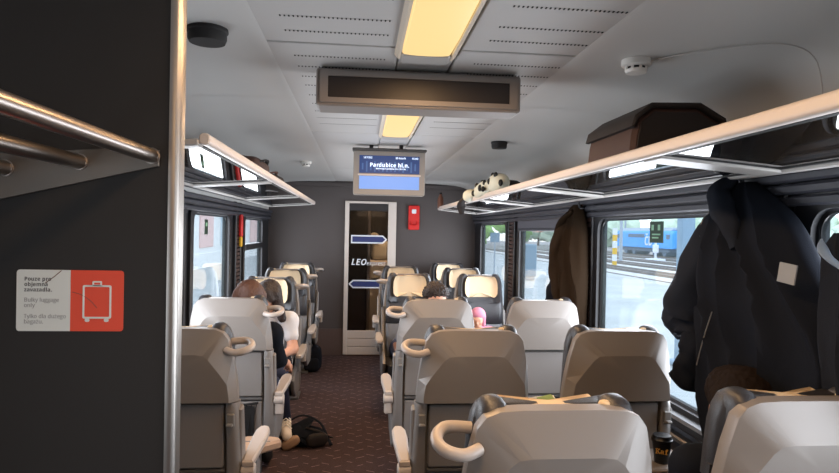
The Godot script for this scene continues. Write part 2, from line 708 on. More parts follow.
# ------------------------------------------------------------------ the carriage shell
func ceiling_profile(s: float) -> Array:
	# inner line of one side, from the flat middle to the wall; s = 1 right, -1 left
	var wall := (WR if s > 0 else WL)
	var e := CX + s * 0.575
	return [Vector2(e - s * 0.006, CEIL + 0.012), Vector2(e - s * 0.001, CEIL - 0.004), Vector2(e + s * 0.2, CEIL - 0.008), Vector2(wall - s * 0.36, CEIL - 0.02), Vector2(wall - s * 0.18, CEIL - 0.05), Vector2(wall - s * 0.07, CEIL - 0.12), Vector2(wall - s * 0.015, CEIL - 0.24), Vector2(wall, CEIL - 0.42)]

func shell() -> void:
	var z0 := 2.6
	var z1 := -10.2
	var mid := (z0 + z1) / 2
	var len := z0 - z1
	var fl := build("floor", [box(Vector3(CX, -0.06, mid), Vector3(WR - WL + 0.3, 0.12, len), 0.0)], M.carpet)
	fl.set_meta("kind", "structure")
	tag(fl, "dark maroon carpet with short pale dashes running down the aisle", "floor")
	var ce := setting("ceiling", "pale grey train ceiling with a flat perforated middle and curved sides", "ceiling")
	build("roof", [box(Vector3(CX, CEIL + 0.09, mid), Vector3(WR - WL + 0.3, 0.06, len), 0.0)], M.seam, ce)
	# flat middle panels, each side of the lamp strip
	for zz in [[2.6, -0.42], [-0.432, -2.163], [-2.179, -4.12], [-4.132, -6.5], [-6.512, -8.25]]:
		var za: float = zz[0]
		var zb: float = zz[1]
		for s in [-1, 1]:
			var x0: float = 0.24 + s * 0.112
			var x1: float = CX + s * 0.575
			build("ceiling_panel", [box(Vector3((x0 + x1) / 2, CEIL + 0.02, (za + zb) / 2), Vector3(absf(x1 - x0), 0.04, za - zb), 0.003)], M.panel, ce)
	build("lamp_strip", [box(Vector3(0.24, CEIL + 0.032, mid), Vector3(0.212, 0.05, len), 0.003)], M.panel, ce)
	for s in [-1.0, 1.0]:
		var prof := ceiling_profile(s)
		var line := curve(prof, 4)
		for zz in [[2.6, -0.5], [-0.505, -3.05], [-3.055, -5.6], [-5.605, -8.25]]:
			var a := PackedVector3Array()
			var b := PackedVector3Array()
			for p in line:
				a.append(Vector3(p.x, p.y, zz[0]))
				b.append(Vector3(p.x, p.y, zz[1]))
			for i in range(line.size() - 1, -1, -1):
				var p: Vector2 = line[i]
				a.append(Vector3(p.x + s * 0.03, p.y + 0.03, zz[0]))
				b.append(Vector3(p.x + s * 0.03, p.y + 0.03, zz[1]))
			build("side_panel", [loft([a, b], false)], M.side_panel, ce)
	# rows of punched air slots in the flat panels
	var slots := []
	for z in [-1.2, -1.47, -1.72, -1.90, -2.04, -2.33, -2.48, -2.64, -2.8, -3.0, -3.2, -3.4, -3.6, -3.8]:
		for s in [-1, 1]:
			for k in 26:
				var x: float = CX + s * ((0.21 if s > 0 else 0.14) + 0.0135 * k)
				slots.append(box(Vector3(x, CEIL - 0.0006, z), Vector3(0.0045, 0.003, 0.010), 0.0))
	var po := build("air_slots", slots, M.seam, ce)
	po.set_meta("kind", "stuff")
	# seams across
	# walls with window openings
	wall_side(1.0)
	wall_side(-1.0)
	# end bulkhead with the door opening
	var we := setting("wall_end", "dark grey bulkhead across the far end of the saloon", "wall")
	var th := 0.08
	var dz := END - th / 2
	var dl := -0.205
	var dr := 0.487
	build("bulkhead_panel", [box(Vector3((WL - 0.1 + dl) / 2, 1.2, dz), Vector3(dl - WL + 0.1, 2.4, th), 0.0)], M.dark_wall, we)
	build("bulkhead_panel", [box(Vector3((dr + WR + 0.1) / 2, 1.2, dz), Vector3(WR + 0.1 - dr, 2.4, th), 0.0)], M.dark_wall, we)
	build("lintel", [box(Vector3((dl + dr) / 2, 2.24, dz), Vector3(dr - dl, 0.32, th), 0.0)], M.dark_wall, we)
	build("header_strip", [box(Vector3(CX, 2.305, END + 0.012), Vector3(2.7, 0.05, 0.024), 0.003)], M.dark_wall, we)
	for s in [[WL, dl], [dr, WR]]:
		build("kick_panel", [box(Vector3((s[0] + s[1]) / 2, 0.18, END + 0.008), Vector3(absf(s[1] - s[0]), 0.36, 0.016), 0.002)], M.kick, we)
	var wb := build("wall_back", [box(Vector3(CX, 1.2, 2.6 + 0.04), Vector3(3.1, 2.6, 0.08), 0.0)], M.dark_wall)
	wb.set_meta("kind", "structure")
	tag(wb, "dark plain wall closing the carriage behind the viewpoint", "wall")
	# vestibule behind the glass door
	var vz := -10.2
	var ve := build("wall_vestibule", [box(Vector3(CX, 1.2, vz - 0.04), Vector3(3.1, 2.6, 0.08), 0.0), box(Vector3(-0.42, 1.2, -9.25), Vector3(0.06, 2.4, 1.86), 0.0), box(Vector3(0.9, 1.2, -9.25), Vector3(0.06, 2.4, 1.86), 0.0), box(Vector3(CX, CEIL + 0.03, -9.27), Vector3(2.9, 0.06, 1.9), 0.0)], M.gasket)
	ve.set_meta("kind", "structure")
	tag(ve, "dark vestibule walls behind the glass end door", "wall")
	var col := build("trim_1", [box(Vector3(0.14, 1.2, -9.3), Vector3(0.05, 2.3, 0.05), 0.01)], M.steel_trim)
	col.set_meta("kind", "structure")
	tag(col, "pale upright grab pole in the vestibule behind the door glass", "pole")

const OPEN_R := [[-7.74, -6.43], [-5.82, -4.19], [-3.85, -2.44], [-1.95, -0.45], [0.3, 1.8]]
const OPEN_L := [[-7.62, -6.52], [-5.72, -4.55], [-3.75, -2.45], [0.3, 1.8]]
const SILL := 0.88
const HEAD := 1.795

func wall_side(s: float) -> void:
	var right := s > 0
	var face := WR if right else WL
	var xc := face + s * 0.02
	var open: Array = OPEN_R if right else OPEN_L
	var w := setting("wall_right" if right else "wall_left", "dark %s side wall of the carriage around its windows" % ("right" if right else "left"), "wall")
	var z0 := 2.6
	var z1 := -10.2
	build("dado", [box(Vector3(xc, SILL / 2 - 0.05, (z0 + z1) / 2), Vector3(0.04, SILL + 0.1, z0 - z1), 0.0)], M.ridge, w)
	build("cant_rail", [box(Vector3(xc, (HEAD + 2.45) / 2, (z0 + z1) / 2), Vector3(0.04, 2.45 - HEAD, z0 - z1), 0.0)], M.ridge, w)
	var edge := z1
	for o in open + [[z0, z0]]:
		if o[0] > edge:
			build("pillar", [box(Vector3(xc, (SILL + HEAD) / 2, (edge + o[0]) / 2), Vector3(0.04, HEAD - SILL, o[0] - edge), 0.0)], M.window_black, w)
			if edge > -8.2 and o[0] < 1.0:
				# ribbed brown cladding between two windows
				var ribs := []
				var pw: float = minf(0.2, (o[0] - edge) * 0.35)
				for k in 30:
					ribs.append(box(Vector3(face - s * 0.012, SILL - 0.2 + 0.04 * k, (edge + o[0]) / 2), Vector3(0.03, 0.03, pw), 0.004))
				var rb := build("ribbed_cladding", ribs, M.pillar, w)
				rb.set_meta("kind", "stuff")
				for e2 in [-1, 1]:
					build("pillar_edge", [box(Vector3(face - s * 0.014, 1.4, (edge + o[0]) / 2 + e2 * (pw / 2 + 0.02)), Vector3(0.04, 1.1, 0.03), 0.008)], M.window_black, w)
		edge = o[1]
	# ledge above the dado and the ridged band over the windows
	build("sill_ledge", [box(Vector3(face - s * 0.03, SILL - 0.06, -3.6), Vector3(0.1, 0.05, 9.2), 0.012)], M.window_black, w)
	build("dado_rail", [box(Vector3(face - s * 0.02, 0.72, -3.6), Vector3(0.05, 0.03, 9.2), 0.008)], M.steel_plate, w)
	for k in 3:
		build("ridge", [box(Vector3(face - s * (0.012 + 0.012 * k), 1.835 + 0.042 * k, -3.6), Vector3(0.05, 0.036, 9.2), 0.008)], M.ridge, w)
	var n := 0
	for o in open:
		n += 1
		if o[0] > 0.0:
			daylight(s, o[0], o[1], 0.4)
			continue
		window(s, o[0], o[1], n)

# the day outside, as it comes in at a window opening
func daylight(s: float, za: float, zb: float, share := 1.0) -> void:
	var al := AreaLight3D.new()
	al.name = "window_daylight"
	var h := HEAD - SILL - 0.04
	al.area_size = Vector2(zb - za - 0.04, h)
	al.light_color = Color(0.95, 0.97, 1.0)
	al.light_energy = DAY * share * (zb - za) * h
	al.area_range = 12.0
	al.area_attenuation = 2.0
	al.shadow_enabled = true
	al.transform = Transform3D(Basis(Vector3.UP, PI / 2 * s), Vector3((WR if s > 0 else WL) + s * 0.008, (HEAD + SILL) / 2, (za + zb) / 2))
	add_child(al)

var windows_made := 0

func window(s: float, za: float, zb: float, n: int) -> void:
	windows_made += 1
	var right := s > 0
	var face := WR if right else WL
	var names := ["far right window beside the end wall", "middle right window with a half drawn grey blind", "large right window with the railway yard and blue engine outside", "nearest right window mostly behind the black coat"] if right else ["far left window with a bar across its upper part", "left window in front of the aisle seats, pale platform outside", "left window hidden by the luggage partition"]
	var o := setting("window_%d" % windows_made, names[n - 1], "window")
	var w := zb - za
	var h := HEAD - SILL
	# the outline lies in z, y; turn it so that local x runs along z
	var xf := Transform3D(Basis(Vector3(0, 0, 1), Vector3(0, 1, 0), Vector3(-1, 0, 0)), Vector3(face - s * 0.006, (HEAD + SILL) / 2, (za + zb) / 2))
	build("window_frame", [ring(rrect(w + 0.20, h + 0.16, 0.11, 6), rrect(w + 0.03, h + 0.02, 0.085, 6), 0.03, xf)], M.window_black, o)
	var xi := xf
	xi.origin.x = face + s * 0.012
	build("window_gasket", [ring(rrect(w + 0.07, h + 0.05, 0.09, 6), rrect(w - 0.01, h - 0.01, 0.07, 6), 0.02, xi)], M.gasket, o)
	var pane := build("pane", [box(Vector3(face + s * 0.014, (HEAD + SILL) / 2, (za + zb) / 2), Vector3(0.006, h, w), 0.0)], M.pane, o)
	daylight(s, za, zb)
	if right and n == 2:
		build("roller_blind", [box(Vector3(face - s * 0.02, 1.86, (za + zb) / 2), Vector3(0.012, 0.24, w + 0.12), 0.002)], M.blind, o)
		build("blind_rod", [box(Vector3(face - s * 0.02, 1.735, (za + zb) / 2), Vector3(0.022, 0.03, w + 0.12), 0.008)], M.ridge, o)
	if not right and n == 1:
		build("transom", [box(Vector3(face - s * 0.0, 1.49, (za + zb) / 2), Vector3(0.05, 0.07, w), 0.01)], M.window_black, o)

# ------------------------------------------------------------------ end door
func end_door() -> void:
	var d := setting("door_1", "glazed sliding end door with pale frame, arrow signs and white lettering", "door")
	var z := END + 0.012
	var xl := -0.205
	var xr := 0.487
	build("door_frame", [box(Vector3(xl + 0.028, 1.05, z), Vector3(0.056, 2.07, 0.05), 0.006), box(Vector3(xr - 0.055, 1.05, z), Vector3(0.11, 2.07, 0.05), 0.006), box(Vector3((xl + xr) / 2, 2.075, z - 0.005), Vector3(xr - xl, 0.03, 0.04), 0.004)], M.frame, d)
	build("glass", [box(Vector3((xl + xr) / 2 - 0.03, 1.21, z - 0.012), Vector3(xr - xl - 0.15, 1.72, 0.008), 0.0)], M.door_glass, d)
	build("top_rail", [box(Vector3((xl + xr) / 2 - 0.03, 2.01, z - 0.004), Vector3(xr - xl - 0.15, 0.1, 0.03), 0.004)], M.window_black, d)
	for k in 3:
		build("kick_plate", [box(Vector3((xl + xr) / 2 - 0.03, 0.065 + 0.11 * k, z + 0.004), Vector3(xr - xl - 0.13, 0.106, 0.03), 0.006)], M.frame, d)
	for a in [[1.0, 0.125, 1.575], [-1.0, 0.08, 0.968]]:
		var s: float = a[0]
		var hw := 0.245 if s > 0 else 0.225
		var c := Vector3(a[1], a[2], z - 0.004)
		var big := PackedVector2Array([Vector2(-s * hw, -0.056), Vector2(s * (hw - 0.06), -0.056), Vector2(s * hw, 0.0), Vector2(s * (hw - 0.06), 0.056), Vector2(-s * hw, 0.056)])
		var bd := build("arrow_sign", [ext(big, 0.004, 0.001, Transform3D(Basis(), c))], M.sign_white, d)
		build("arrow_fill", [ext(inset(big, 0.018), 0.004, 0.0008, Transform3D(Basis(), c + Vector3(0, 0, 0.0018)))], M.sign_blue, bd)
	var slant := Transform3D(Basis(Vector3(1, 0, 0), Vector3(0.22, 1, 0), Vector3(0, 0, 1)), Vector3(-0.005, 1.265, z - 0.004))
	lettering("LEO", 0.115, M.sign_white, d, slant, true)
	slant.origin = Vector3(0.225, 1.25, z - 0.004)
	lettering("express", 0.075, M.sign_white, d, slant)
	# things seen through the glass
	var m := thing("vending_machine", "pale grey machine standing in the vestibule behind the door glass", "machine", Vector3(0.36, 0, -9.9))
	build("body", [box(Vector3(0, 0.62, 0), Vector3(0.44, 1.2, 0.5), 0.02)], M.frame, m)
	build("panel", [ext(rrect(0.30, 0.22, 0.03, 3), 0.02, 0.004, Transform3D(Basis(), Vector3(-0.02, 1.05, 0.255)))], M.white_plastic, m)
	build("top_unit", [blob(Vector3(-0.03, 1.38, 0.02), Vector3(0.30, 0.32, 0.35), 0.5)], M.white_plastic, m)
	build("dial", [lathe([Vector2(0.0, 0), Vector2(0.085, 0), Vector2(0.085, 0.02), Vector2(0, 0.02)], 20, Transform3D(Basis(Vector3.RIGHT, PI / 2), Vector3(-0.13, 1.58, 0.2)))], M.white_plastic, m)
	# red box beside the door
	var r := thing("alarm_box", "red emergency box with a white symbol on the wall right of the end door", "alarm", Vector3(0.725, 1.716, END))
	build("case", [ext(rrect(0.15, 0.33, 0.015, 3), 0.05, 0.006, Transform3D(Basis(), Vector3(0, 0.165, 0.026)))], M.red, r)
	build("symbol", [ext(rrect(0.06, 0.06, 0.01, 3), 0.004, 0.001, Transform3D(Basis(), Vector3(0, 0.25, 0.052)))], M.sign_white, r)
	build("pull_handle", [tube(curve([Vector3(-0.04, 0.12, 0.05), Vector3(-0.035, 0.07, 0.07), Vector3(0.035, 0.07, 0.07), Vector3(0.04, 0.12, 0.05)]), 0.008, 8)], M.red, r)

# ------------------------------------------------------------------ luggage partition on the left
func partition() -> void:
	var z := -1.25
	var p := setting("wall_partition", "tall charcoal luggage partition panel with a steel edge, close on the left", "partition")
	var xl := WL
	build("panel", [box(Vector3((xl - 0.378) / 2, 1.17, z - 0.014), Vector3(-0.378 - xl, 2.36, 0.028), 0.001)], M.partition, p)
	build("edge_trim", [ext(PackedVector2Array([Vector2(-0.381, 0.003), Vector2(-0.37, 0.003), Vector2(-0.363, -0.001), Vector2(-0.3595, -0.008), Vector2(-0.3595, -0.03), Vector2(-0.381, -0.03)]), 2.36, 0.0015, Transform3D(Basis(Vector3.RIGHT, -PI / 2) * Basis(Vector3(1, 0, 0), Vector3(0, -1, 0), Vector3(0, 0, -1)), Vector3(0, 1.17, z)))], M.steel_trim, p)
	var s := thing("luggage_shelf", "steel tube luggage shelf fixed to the charcoal partition", "luggage shelf", Vector3(0, 0, z))
	build("bracket_plate", [ext(PackedVector2Array([Vector2(-0.398, 1.818), Vector2(-0.398, 1.85), Vector2(-0.47, 1.852), Vector2(-1.2, 1.80), Vector2(-1.2, 1.62)]), 0.005, 0.001, Transform3D(Basis(), Vector3(0, 0, 0.004)))], M.steel_plate, s)
	var pts := [[-0.412, 1.838], [-0.548, 1.822], [-0.684, 1.806], [-0.82, 1.79], [-0.956, 1.774], [-1.092, 1.758]]
	for q in pts:
		build("tube", [tube([Vector3(q[0], q[1], 0.0), Vector3(q[0], q[1], 0.004), Vector3(q[0], q[1], 1.9)], 0.0145, 18)], M.steel, s)
		build("end_collar", [lathe([Vector2(0.0, 0), Vector2(0.0165, 0), Vector2(0.0165, 0.003), Vector2(0.0145, 0.004)], 18, Transform3D(Basis(Vector3.RIGHT, PI / 2), Vector3(q[0], q[1], 0.006)))], M.steel, s)
	# the sticker
	var k := thing("luggage_sticker", "white and orange bulky luggage sticker with a suitcase symbol on the charcoal panel", "sticker", Vector3(-0.563, 1.55, z + 0.0005))
	var white := PackedVector2Array()
	var red := PackedVector2Array()
	for q in rrect(0.2, 0.12, 0.006, 4):
		if q.x < 0: white.append(q)
		else: red.append(q)
	white.append(Vector2(0, -0.06)); white.append(Vector2(0, 0.06))
	var rr := PackedVector2Array([Vector2(0, 0.06), Vector2(0, -0.06)])
	var hi := []
	for q in red:
		hi.append(q)
	hi.sort_custom(func(a, b): return atan2(a.y, a.x) < atan2(b.y, b.x))
	for q in hi:
		rr.append(q)
	build("white_half", [ext(white, 0.001, 0.0002, Transform3D(Basis(), Vector3(0, 0, 0.0005)))], M.sticker_white, k)
	build("orange_half", [ext(rr, 0.001, 0.0002, Transform3D(Basis(), Vector3(0, 0, 0.0005)))], M.sticker_red, k)
	var ic := [ring(rrect(0.054, 0.066, 0.003, 2, Vector2(0.05, -0.002)), rrect(0.047, 0.059, 0.002, 2, Vector2(0.05, -0.002)), 0.0006, Transform3D(Basis(), Vector3(0, 0, 0.0013)))]
	ic.append(ring(rrect(0.018, 0.010, 0.002, 2, Vector2(0.05, 0.034)), rrect(0.012, 0.004, 0.001, 2, Vector2(0.05, 0.034)), 0.0006, Transform3D(Basis(), Vector3(0, 0, 0.0013))))
	for wx in [0.032, 0.068]:
		ic.append(ext(rrect(0.009, 0.007, 0.003, 3, Vector2(wx, -0.038)), 0.0006, 0.0001, Transform3D(Basis(), Vector3(0, 0, 0.0013))))
	build("suitcase_symbol", ic, M.sticker_white, k)
	var lines := [["Pouze pro", 0.042, true], ["objemná", 0.0315, true], ["zavazadla.", 0.021, true], ["Bulky luggage", 0.001, false], ["only", -0.0095, false], ["Tylko dla dużego", -0.031, false], ["bagażu.", -0.0415, false]]
	for l in lines:
		var t := lettering(l[0], 0.0105, M.ink if l[2] else M.ink_light, k, Transform3D(Basis(), Vector3(-0.086, l[1], 0.0011)), l[2], "Droid Sans", 0.0004)
		(t.mesh as TextMesh).horizontal_alignment = HORIZONTAL_ALIGNMENT_LEFT
	build("scratch", [tube([Vector3(-0.017, 0.059, 0.0012), Vector3(-0.03, 0.047, 0.0012), Vector3(-0.047, 0.034, 0.0012)], 0.0008, 6)], M.scratch, k)
	build("scratch", [tube(curve([Vector3(0.003, 0.017, 0.0012), Vector3(0.02, 0.012, 0.0012), Vector3(0.038, 0.0, 0.0012), Vector3(0.05, -0.014, 0.0012)]), 0.0005, 6)], M.scratch, k)

# ------------------------------------------------------------------ luggage racks
func rack(s: float, z0: float, z1: float, bays: Array, label: String) -> void:
	var fx := 0.97 if s > 0 else -0.565      # aisle edge
	var wx := 1.46 if s > 0 else -1.10      # wall edge
	var o := thing("luggage_rack", label, "luggage rack", Vector3(0, 0, 0), 0, "glass bottomed overhead racks")
	var l := z0 - z1
	var up := 0.0 if s > 0 else 0.036
	var zc := (z0 + z1) / 2
	# front rail: a rounded nose
	var nose := PackedVector2Array()
	for q in rrect(0.038, 0.043, 0.014, 4):
		nose.append(q)
	build("front_rail", [ext(nose, l, 0.004, Transform3D(Basis(), Vector3(fx + s * 0.012, 1.988 + up, zc)))], M.frame, o)
	build("wall_rail", [box(Vector3(wx, 1.944 + up, zc), Vector3(0.05, 0.035, l), 0.006)], M.frame_grey, o)
	build("wall_fixing", [box(Vector3((wx + (WR if s > 0 else WL)) / 2, 1.957 + up, zc), Vector3(absf((WR if s > 0 else WL) - wx), 0.03, l), 0.004)], M.ridge, o)
	var tilt := atan2(0.04, absf(wx - fx)) * (-s)
	for b in bays:
		var za: float = b[0]
		var zb: float = b[1]
		var m := (za + zb) / 2
		var c := Vector3((fx + wx) / 2 + s * 0.01, 1.960 + up, m)
		var wd := absf(wx - fx) - 0.06
		for e in [za - 0.03, zb + 0.03]:
			build("cross_bar", [box(Vector3(c.x, 1.957 + up, e), Vector3(wd + 0.02, 0.026, 0.075), 0.006, Basis(Vector3.BACK, tilt))], M.frame_grey, o)
		var xf := Transform3D(Basis(Vector3.BACK, tilt) * Basis(Vector3.RIGHT, PI / 2), c)
		var gw := za - zb - 0.12
		build("glass_gasket", [ring(rrect(wd, gw, 0.02, 3), rrect(wd - 0.03, gw - 0.03, 0.02, 3), 0.014, xf)], M.gasket, o)
		build("glass_shelf", [box(c, Vector3(wd - 0.02, 0.008, gw - 0.02), 0.0, Basis(Vector3.BACK, tilt))], M.rack_glass, o)

func racks() -> void:
	var r := []
	var cuts := [-0.15, -2.02, -3.55, -5.0, -6.4, -7.55]
	for k in 5:
		r.append([cuts[k], cuts[k + 1]])
	rack(1.0, -0.15, -7.55, r, "long overhead rack with dark glass shelves above the right windows")
	rack(-1.0, -2.3, -7.6, [[-2.3, -4.1], [-4.1, -5.9], [-5.9, -7.6]], "overhead rack with dark glass shelves above the left windows")

# ------------------------------------------------------------------ ceiling fittings
func fittings() -> void:
	var b := thing("display_box", "long grey ceiling box with a blank dark panel across the aisle", "display", Vector3(0.23, 2.193, -2.44))
	build("case", [ext(rrect(0.83, 0.15, 0.012, 3), 0.16, 0.006, Transform3D(Basis(), Vector3(0, 0.075, -0.08)))], M.box_grey, b)
	build("dark_panel", [box(Vector3(0, 0.075, 0.001), Vector3(0.735, 0.085, 0.006), 0.001)], M.dark_display, b)
	build("rim", [ring(rrect(0.80, 0.125, 0.01, 3), rrect(0.735, 0.085, 0.004, 3), 0.01, Transform3D(Basis(), Vector3(0, 0.075, 0.004)))], M.box_grey, b)
	var s := thing("passenger_screen", "hanging passenger screen showing the next station over pale blue", "screen", Vector3(0.215, 1.972, -4.65))
	build("case", [ext(rrect(0.55, 0.34, 0.015, 3), 0.09, 0.006, Transform3D(Basis(), Vector3(0, 0.168, -0.045)))], M.bezel, s)
	build("hood", [box(Vector3(0, 0.345, -0.04), Vector3(0.57, 0.02, 0.11), 0.006)], M.shell_dark, s)
	build("hanger", [box(Vector3(-0.14, 0.365, -0.045), Vector3(0.03, 0.05, 0.04), 0.004), box(Vector3(0.09, 0.365, -0.045), Vector3(0.03, 0.05, 0.04), 0.004)], M.seam, s)
	build("upper_display", [box(Vector3(0, 0.232, 0.001), Vector3(0.46, 0.135, 0.004), 0.0005)], M.display_blue, s)
	build("lower_display", [box(Vector3(0, 0.093, 0.001), Vector3(0.46, 0.10, 0.004), 0.0005)], M.display_sky, s)
	build("divider", [box(Vector3(0, 0.152, 0.002), Vector3(0.48, 0.012, 0.006), 0.001)], M.frame, s)
	var faint := []
	for k in 14:
		faint.append(box(Vector3(-0.205 + 0.031 * k, 0.215, 0.0034), Vector3(0.012, 0.05 + 0.03 * absf(sin(k * 1.7)), 0.0008), 0.0))
	build("background_pattern", faint, M.display_faint, s)
	lettering("Pardubice hl.n.", 0.042, M.display_text, s, Transform3D(Basis(), Vector3(0.0, 0.228, 0.0045)), true)
	lettering("Následující zastávka hl.n. 00:1 50", 0.0145, M.display_text, s, Transform3D(Basis(), Vector3(0.01, 0.200, 0.0045)), true)
	lettering("LE1352", 0.020, M.display_text, s, Transform3D(Basis(), Vector3(-0.165, 0.283, 0.0045)), true)
	lettering("85 km/h", 0.020, M.display_text, s, Transform3D(Basis(), Vector3(0.085, 0.283, 0.0045)), true)
	lettering("15:00", 0.020, M.display_text, s, Transform3D(Basis(), Vector3(0.195, 0.283, 0.0045)), true)
	for a in [[Vector3(-0.51, 2.345, -2.05), "black round ceiling loudspeaker above the luggage partition edge", 0.062], [Vector3(0.975, 2.342, -4.25), "small black round ceiling loudspeaker over the right rack", 0.055]]:
		var c := thing("loudspeaker", a[1], "loudspeaker", a[0], 0, "ceiling loudspeakers")
		var r: float = a[2]
		build("rim", [lathe([Vector2(0.0, 0.004), Vector2(r * 1.06, 0.004), Vector2(r * 1.08, -0.006), Vector2(r, -0.012)], 28)], M.speaker, c)
		build("grille", [lathe([Vector2(r, 0.0), Vector2(r, -0.03), Vector2(r * 0.92, -0.042), Vector2(0.0, -0.044)], 28)], M.speaker, c)
	for a in [[Vector3(1.0, 2.342, -2.15), "white smoke detector on the ceiling above the brown bag"], [Vector3(-0.53, 2.343, -5.9), "small white smoke detector on the ceiling above the left rack"]]:
		var c := thing("smoke_detector", a[1], "smoke detector", a[0], 0, "ceiling smoke detectors")
		build("base", [lathe([Vector2(0.0, 0.004), Vector2(0.052, 0.004), Vector2(0.053, -0.016), Vector2(0.046, -0.022), Vector2(0.0, -0.022)], 26)], M.white_plastic, c)
		build("dome", [lathe([Vector2(0.034, -0.03), Vector2(0.040, -0.034), Vector2(0.036, -0.044), Vector2(0.0, -0.05)], 26)], M.white_plastic, c)
		var ribs := []
		for k in 8:
			var an := TAU * k / 8
			ribs.append(box(Vector3(cos(an) * 0.037, -0.027, sin(an) * 0.037), Vector3(0.006, 0.014, 0.010), 0.001, Basis(Vector3.UP, -an)))
		build("vent_ribs", ribs, M.white_plastic, c)
		build("chamber", [lathe([Vector2(0.0, -0.02), Vector2(0.032, -0.02), Vector2(0.032, -0.034), Vector2(0.0, -0.034)], 20)], M.speaker, c)
	var k := build("detector_cable", [tube(curve([Vector3(1.04, 2.338, -2.13), Vector3(1.12, 2.334, -2.0), Vector3(1.24, 2.325, -1.86), Vector3(1.33, 2.31, -1.79), Vector3(1.40, 2.27, -1.77), Vector3(1.43, 2.18, -1.77), Vector3(1.44, 2.02, -1.77)]), 0.0022, 6)], M.frame_grey)
	tag(k, "thin grey cable running from the smoke detector to the right rack", "cable")
	var h := thing("hammer_holder", "red emergency hammer holder with a yellow tip on the left window pillar", "hammer", Vector3(WL + 0.045, 1.48, -6.15))
	build("case", [box(Vector3(0, 0.24, 0), Vector3(0.035, 0.22, 0.06), 0.008)], M.red, h)
	build("tip", [box(Vector3(0, 0.08, 0), Vector3(0.03, 0.10, 0.04), 0.008)], M.yellow, h)
	var g := thing("exit_sticker", "small dark green emergency exit sticker at the top of the large right window", "sticker", Vector3(WR + 0.007, 1.72, -3.12))
	build("plate", [box(Vector3(0, 0, 0), Vector3(0.003, 0.115, 0.15), 0.0005)], M.green_sign, g)
	build("symbols", [box(Vector3(-0.002, 0.025, -0.04), Vector3(0.002, 0.03, 0.025), 0.0003), box(Vector3(-0.002, 0.025, 0.03), Vector3(0.002, 0.03, 0.025), 0.0003), box(Vector3(-0.002, -0.012, 0), Vector3(0.002, 0.008, 0.09), 0.0003), box(Vector3(-0.002, -0.03, -0.01), Vector3(0.002, 0.008, 0.07), 0.0003)], M.green_mark, g)
	g = thing("exit_sticker", "small dark green sticker at the top of the left window", "sticker", Vector3(WL - 0.007, 1.70, -5.0))
	build("plate", [box(Vector3(0, 0, 0), Vector3(0.003, 0.12, 0.10), 0.0005)], M.green_sign, g)
	build("symbols", [box(Vector3(0.002, 0.02, 0), Vector3(0.002, 0.03, 0.05), 0.0003)], M.green_mark, g)

